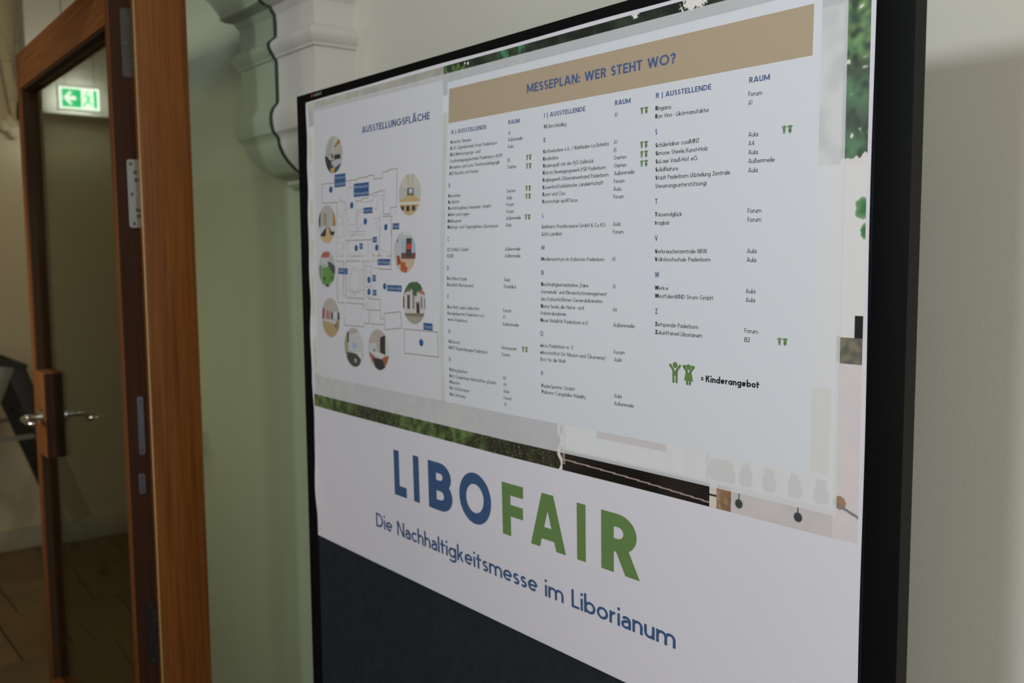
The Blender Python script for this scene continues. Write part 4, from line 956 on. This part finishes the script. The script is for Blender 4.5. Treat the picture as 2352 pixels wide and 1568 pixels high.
# round room pictures
def clip(poly, cu, cv, r, n=36):
    C = [(cu+r*math.cos(6.28318*i/n), cv+r*math.sin(6.28318*i/n)) for i in range(n)]; out = poly
    for i in range(n):
        a, b = C[i], C[(i+1) % n]; inp = out; out = []
        if not inp: break
        side = lambda p: (b[0]-a[0])*(p[1]-a[1])-(b[1]-a[1])*(p[0]-a[0])
        for j in range(len(inp)):
            p, q = inp[j-1], inp[j]; sp, sq = side(p), side(q)
            if (sp < 0) != (sq < 0): t = sp/(sp-sq); out.append((p[0]+(q[0]-p[0])*t, p[1]+(q[1]-p[1])*t))
            if sq >= 0: out.append(q)
    return out
for _, (cu, cv, ru, rv), polys in [('pic',(148.0,1780.2,32.7,34.5),[((172,170,168),[(108.7,1826.4),(188.9,1818.3),(188.2,1738.3),(106.6,1743.6)]),((160,157,150),[(115.3,1779.9),(134.0,1819.3),(153.1,1814.7),(134.9,1774.7)]),((176,176,176),[(151.2,1814.9),(173.8,1811.8),(146.8,1793.6),(138.9,1785.2)]),((150,100,40),[(148.8,1795.3),(170.9,1808.5),(177.4,1801.6),(152.6,1792.7)]),((165,160,155),[(152.6,1792.2),(182.9,1798.4),(182.6,1778.0),(152.4,1780.5)]),((150,110,60),[(135.0,1782.8),(146.6,1782.3),(146.6,1779.2),(134.9,1779.2)]),((30,32,28),[(140.8,1780.1),(146.2,1779.6),(146.1,1773.3),(140.7,1773.7)]),((28,30,22),[(150.4,1779.7),(174.2,1779.6),(174.1,1770.6),(161.8,1768.9),(150.3,1772.5)]),((34,38,36),[(113.3,1780.1),(121.2,1779.4),(135.8,1770.0),(156.1,1772.1),(136.7,1767.2),(146.3,1759.2),(150.2,1744.4),(112.8,1746.9)]),((30,70,85),[(135.7,1765.0),(146.3,1760.1),(146.3,1754.7),(136.6,1756.3)]),((170,168,175),[(138.7,1767.5),(159.9,1771.3),(180.7,1771.0),(180.6,1762.0),(154.1,1758.6),(144.4,1762.1)]),((50,70,75),[(152.1,1756.1),(176.9,1763.2),(176.9,1742.6),(146.3,1744.7)]),((190,140,85),[(136.6,1756.3),(152.1,1755.6),(151.1,1747.1),(142.4,1747.2),(135.6,1751.8)])]),
 ('pic',(119.7,1654.2,35.4,35.2),[((165,160,160),[(79.9,1694.1),(160.2,1690.6),(159.6,1616.0),(77.5,1617.0)]),((45,55,45),[(84.9,1675.9),(94.6,1679.1),(92.5,1650.4),(86.9,1648.2)]),((140,138,125),[(105.2,1675.1),(119.7,1675.2),(119.3,1652.1),(104.8,1651.9)]),((160,110,45),[(145.2,1677.2),(155.2,1674.5),(154.9,1650.0),(144.9,1650.3)]),((180,182,188),[(84.2,1649.4),(114.1,1652.3),(113.9,1640.4),(94.9,1636.0),(83.8,1636.2)]),((180,182,188),[(132.2,1650.6),(154.9,1650.0),(154.8,1639.5),(137.2,1639.9)]),((35,40,35),[(94.9,1636.0),(119.3,1649.7),(116.4,1630.8),(94.8,1632.4)]),((35,40,35),[(128.3,1649.5),(139.7,1639.8),(151.1,1640.7),(149.8,1633.7),(134.5,1634.0)]),((190,158,120),[(118.0,1647.4),(128.3,1647.2),(134.5,1634.0),(149.7,1632.0),(149.6,1616.2),(88.8,1616.8),(92.0,1631.2),(115.1,1632.0)])]),
 ('pic',(118.0,1570.9,35.7,32.9),[((165,168,170),[(77.1,1606.0),(159.5,1605.5),(158.6,1536.3),(74.5,1534.2)]),((165,80,75),[(89.7,1596.9),(96.8,1602.9),(132.0,1602.2),(126.2,1592.1),(89.5,1592.7)]),((180,178,185),[(93.8,1592.1),(127.5,1592.1),(126.0,1580.8),(93.4,1579.4)]),((60,66,66),[(122.2,1584.3),(131.3,1584.4),(153.0,1576.2),(152.7,1558.6),(141.3,1564.3),(125.9,1574.8)]),((110,125,110),[(84.8,1575.7),(97.6,1578.2),(96.7,1546.8),(84.1,1556.3)]),((88,135,62),[(100.3,1573.4),(127.2,1574.8),(148.9,1558.5),(147.5,1549.0),(114.6,1541.2),(98.0,1543.2)]),((50,90,40),[(101.2,1554.2),(115.0,1556.8),(114.9,1550.8),(102.4,1548.2)]),((60,100,45),[(133.5,1558.3),(146.3,1557.3),(143.7,1551.3),(130.7,1552.3)]),((50,65,40),[(114.6,1541.8),(127.9,1543.9),(126.5,1537.9),(114.5,1537.6)])]),
 ('pic',(408.6,1694.6,32.2,35.1),[((182,175,168),[(368.8,1736.8),(445.9,1731.3),(447.8,1655.1),(370.3,1657.7)]),((170,165,165),[(374.0,1714.3),(397.5,1704.3),(397.7,1692.1),(374.6,1685.9)]),((175,172,172),[(420.2,1703.1),(440.0,1710.3),(440.5,1688.8),(420.4,1692.2)]),((100,80,60),[(400.9,1705.4),(420.1,1704.9),(420.9,1692.2),(400.4,1693.2)]),((165,185,205),[(406.6,1703.8),(416.8,1703.5),(417.0,1696.6),(406.8,1696.8)]),((80,110,85),[(406.8,1696.8),(417.0,1696.5),(417.0,1692.4),(406.8,1692.9)]),((178,150,110),[(374.6,1684.7),(400.0,1692.6),(421.5,1692.2),(440.6,1685.2),(440.7,1681.7),(374.6,1682.8)]),((198,192,190),[(369.9,1683.4),(447.2,1682.0),(447.3,1677.2),(369.9,1679.7)]),((175,150,112),[(369.9,1679.7),(447.3,1677.5),(447.8,1655.1),(370.3,1657.7)]),((50,42,32),[(379.4,1676.5),(392.2,1676.3),(393.0,1672.2),(387.7,1667.9),(381.4,1669.6)]),((45,32,22),[(398.4,1676.3),(409.0,1676.1),(409.1,1667.6),(399.3,1667.7)]),((60,42,32),[(416.2,1676.1),(426.3,1676.3),(426.5,1668.1),(416.4,1668.0)]),((150,140,130),[(399.6,1729.7),(401.9,1729.6),(407.0,1708.6),(405.6,1708.7)]),((150,140,130),[(417.3,1728.5),(419.1,1727.2),(417.3,1709.2),(416.2,1709.3)])]),
 ('pic',(394.4,1601.0,33.5,35.1),[((172,172,178),[(356.1,1639.4),(432.6,1637.6),(433.9,1564.0),(357.0,1562.9)]),((190,188,185),[(387.0,1636.2),(419.2,1635.5),(414.8,1628.3),(389.4,1628.8)]),((150,165,180),[(384.9,1622.7),(428.4,1622.0),(428.8,1599.7),(385.2,1599.9)]),((100,60,50),[(384.0,1599.9),(428.8,1599.7),(429.0,1590.0),(384.2,1590.0)]),((62,45,52),[(400.0,1623.9),(416.4,1623.7),(415.3,1593.6),(398.1,1593.7)]),((190,60,50),[(401.7,1613.9),(414.5,1614.9),(413.3,1606.4),(400.9,1605.3)]),((185,160,140),[(375.9,1590.0),(426.7,1590.0),(424.8,1571.2),(383.3,1565.8)]),((165,80,35),[(381.9,1584.4),(397.1,1585.1),(399.5,1577.1),(405.3,1575.9),(400.8,1566.6),(383.2,1570.8)]),((140,60,30),[(369.9,1595.6),(378.2,1595.5),(385.4,1583.2),(372.5,1578.7)]),((45,35,40),[(371.4,1622.3),(373.8,1622.3),(373.9,1616.7),(371.5,1616.7)])]),
 ('pic',(425.0,1519.0,34.2,35.5),[((185,178,182),[(383.5,1558.6),(467.8,1560.0),(467.5,1481.8),(382.6,1477.1)]),((165,100,80),[(433.7,1540.6),(457.9,1537.5),(457.9,1531.9),(437.2,1535.0)]),((100,105,85),[(392.7,1541.5),(416.1,1543.9),(414.3,1537.2),(392.7,1534.7)]),((55,85,50),[(407.1,1551.4),(442.3,1553.9),(449.3,1540.0),(433.7,1536.8),(432.0,1529.2),(419.6,1530.7),(419.6,1540.2),(405.4,1541.8),(392.7,1529.9),(396.3,1543.5)]),((70,65,62),[(403.6,1531.2),(411.8,1531.4),(411.6,1508.5),(403.4,1508.1)]),((130,125,128),[(419.7,1531.7),(426.0,1531.3),(425.9,1509.0),(419.5,1508.8)]),((120,115,118),[(444.2,1529.6),(449.3,1528.8),(449.2,1510.0),(444.0,1509.8)]),((50,45,45),[(390.9,1529.8),(394.5,1528.0),(395.0,1508.7),(391.4,1508.6)]),((130,125,128),[(454.5,1527.1),(457.9,1526.3),(457.8,1510.4),(454.4,1510.2)]),((48,38,32),[(431.2,1517.8),(440.6,1517.8),(441.2,1502.1),(432.1,1501.7)]),((115,105,105),[(429.5,1520.6),(442.4,1520.5),(442.4,1518.2),(429.5,1518.1)]),((150,140,132),[(383.2,1500.5),(467.9,1503.3),(467.5,1481.8),(382.6,1477.1)]),((120,105,90),[(390.5,1500.4),(454.3,1502.1),(450.8,1496.9),(394.1,1496.1)])]),
 ('pic',(130.8,1480.3,37.9,35.6),[((165,158,155),[(83.3,1518.2),(180.2,1521.3),(176.5,1444.0),(78.1,1437.3)]),((150,60,55),[(97.1,1497.2),(106.4,1497.6),(105.4,1478.1),(96.0,1477.6)]),((160,75,80),[(116.3,1494.0),(122.2,1494.3),(121.3,1476.7),(115.4,1476.4)]),((160,75,80),[(125.5,1492.2),(128.8,1492.4),(129.0,1477.1),(124.7,1476.8)]),((60,50,52),[(134.0,1490.4),(141.2,1490.7),(140.5,1477.6),(133.4,1477.3)]),((182,180,188),[(142.1,1490.8),(160.9,1493.8),(160.2,1477.5),(141.5,1478.8)]),((50,45,38),[(159.5,1492.0),(170.0,1491.0),(169.4,1478.0),(159.3,1477.5)]),((180,178,180),[(89.0,1476.1),(150.9,1477.1),(155.3,1471.9),(145.7,1469.2),(94.2,1473.7)]),((165,140,105),[(86.2,1473.7),(131.6,1470.6),(152.7,1468.5),(164.8,1477.8),(171.7,1478.1),(162.8,1445.2),(89.1,1440.3)]),((95,85,75),[(157.8,1475.3),(161.0,1475.9),(152.4,1463.0),(145.4,1463.7)]),((140,105,70),[(154.8,1464.3),(165.4,1471.3),(164.8,1460.5),(154.4,1457.7)])]),
 ('pic',(219.3,1430.8,34.9,36.0),[((165,155,155),[(178.0,1467.7),(264.8,1472.5),(259.7,1395.3),(172.0,1387.3)]),((140,138,100),[(183.7,1450.9),(195.6,1462.3),(194.6,1415.2),(185.7,1416.6)]),((45,42,35),[(195.4,1458.0),(200.7,1458.3),(200.8,1439.2),(195.0,1438.8)]),((180,178,182),[(201.6,1452.0),(241.2,1460.8),(255.5,1453.3),(253.4,1421.9),(199.7,1424.1)]),((150,160,205),[(214.3,1438.4),(230.9,1439.6),(230.1,1429.0),(213.6,1428.4)]),((190,190,190),[(208.3,1421.6),(249.3,1423.7),(248.2,1408.9),(235.7,1412.1)]),((62,58,58),[(192.8,1420.4),(208.2,1420.5),(227.8,1419.9),(244.1,1410.7),(234.6,1397.2),(217.0,1393.5),(199.9,1398.4),(191.8,1408.5)]),((160,150,145),[(218.3,1409.6),(227.1,1411.4),(228.7,1404.1),(220.0,1403.4)])]),
 ('pic',(306.8,1433.1,35.2,36.0),[((168,155,150),[(264.7,1470.5),(352.5,1475.4),(347.9,1397.3),(259.2,1389.0)]),((178,180,184),[(273.4,1442.1),(300.0,1444.0),(303.0,1427.9),(272.4,1426.5)]),((45,32,28),[(313.4,1454.6),(330.6,1459.7),(329.8,1425.9),(311.7,1426.5)]),((185,188,188),[(331.5,1454.2),(343.9,1455.0),(342.1,1424.9),(329.6,1423.9)]),((150,80,55),[(272.4,1426.5),(286.5,1422.5),(301.7,1409.4),(326.4,1421.6),(342.1,1424.9),(333.5,1412.1),(316.8,1398.5),(285.6,1410.0)]),((40,34,34),[(286.2,1418.3),(318.2,1416.9),(329.0,1403.6),(308.7,1395.7),(293.1,1402.4)]),((190,188,190),[(280.6,1426.1),(303.1,1429.5),(328.6,1425.8),(316.3,1418.3),(302.4,1419.6)]),((40,40,45),[(290.4,1433.0),(294.5,1433.3),(294.2,1429.2),(290.2,1428.9)])])]:
    g = Pr(); r = (ru+rv)/2; rf = ref_at(cu, cv)
    for i, (c, p) in enumerate(polys):
        q = clip(p, cu, cv, r)
        if i == 0: q = [(cu+r*math.cos(6.28318*k/36), cv+r*math.sin(6.28318*k/36)) for k in range(36)]
        if len(q) > 2: g.poly(q, tuple(x*.86+.035 for x in alb(c, (176, 174, 178), .64)), .00034+i*.00003)
    g.build('round_photo', 9)
# small maker's mark on the frame and small print at the sheet's lower left corner
mk = Pr(); disc(mk, 64.5, 1897.2, 3.2, 3.2, (.35, .055, .02), 0); mw = Pr()
put_text(mw, 'neuland', 71.4, 1894.6, 103, 1894.7, 6.0, .13, (.42, .42, .42), 0)
for pr, nm in ((mk, 'red_dot'), (mw, 'maker_lettering')):
    me = bpy.data.meshes.new(nm); me.from_pydata([(X0+a/1000-pb.location.x, YB-.0003-pb.location.y, b/1000) for a, b, _ in pr.v], [], pr.f)
    at = me.color_attributes.new('Col', 'FLOAT_COLOR', 'POINT'); at.data.foreach_set('color', [x for _ in pr.v for x in (*pr.c[0], 1)]); me.materials.append(INK)
    o = bpy.data.objects.new(nm, me); COL.objects.link(o); o.parent = pb
sp = Pr()
for k, (a, b, c) in enumerate(((49, 55, .7), (50, 54, .7))): sp.poly([(a, 1056-k*2), (b, 1056-k*2), (b, 1057.2-k*2), (a, 1057.2-k*2)], (.45, .45, .46), .0003)
sp.build('small_print')
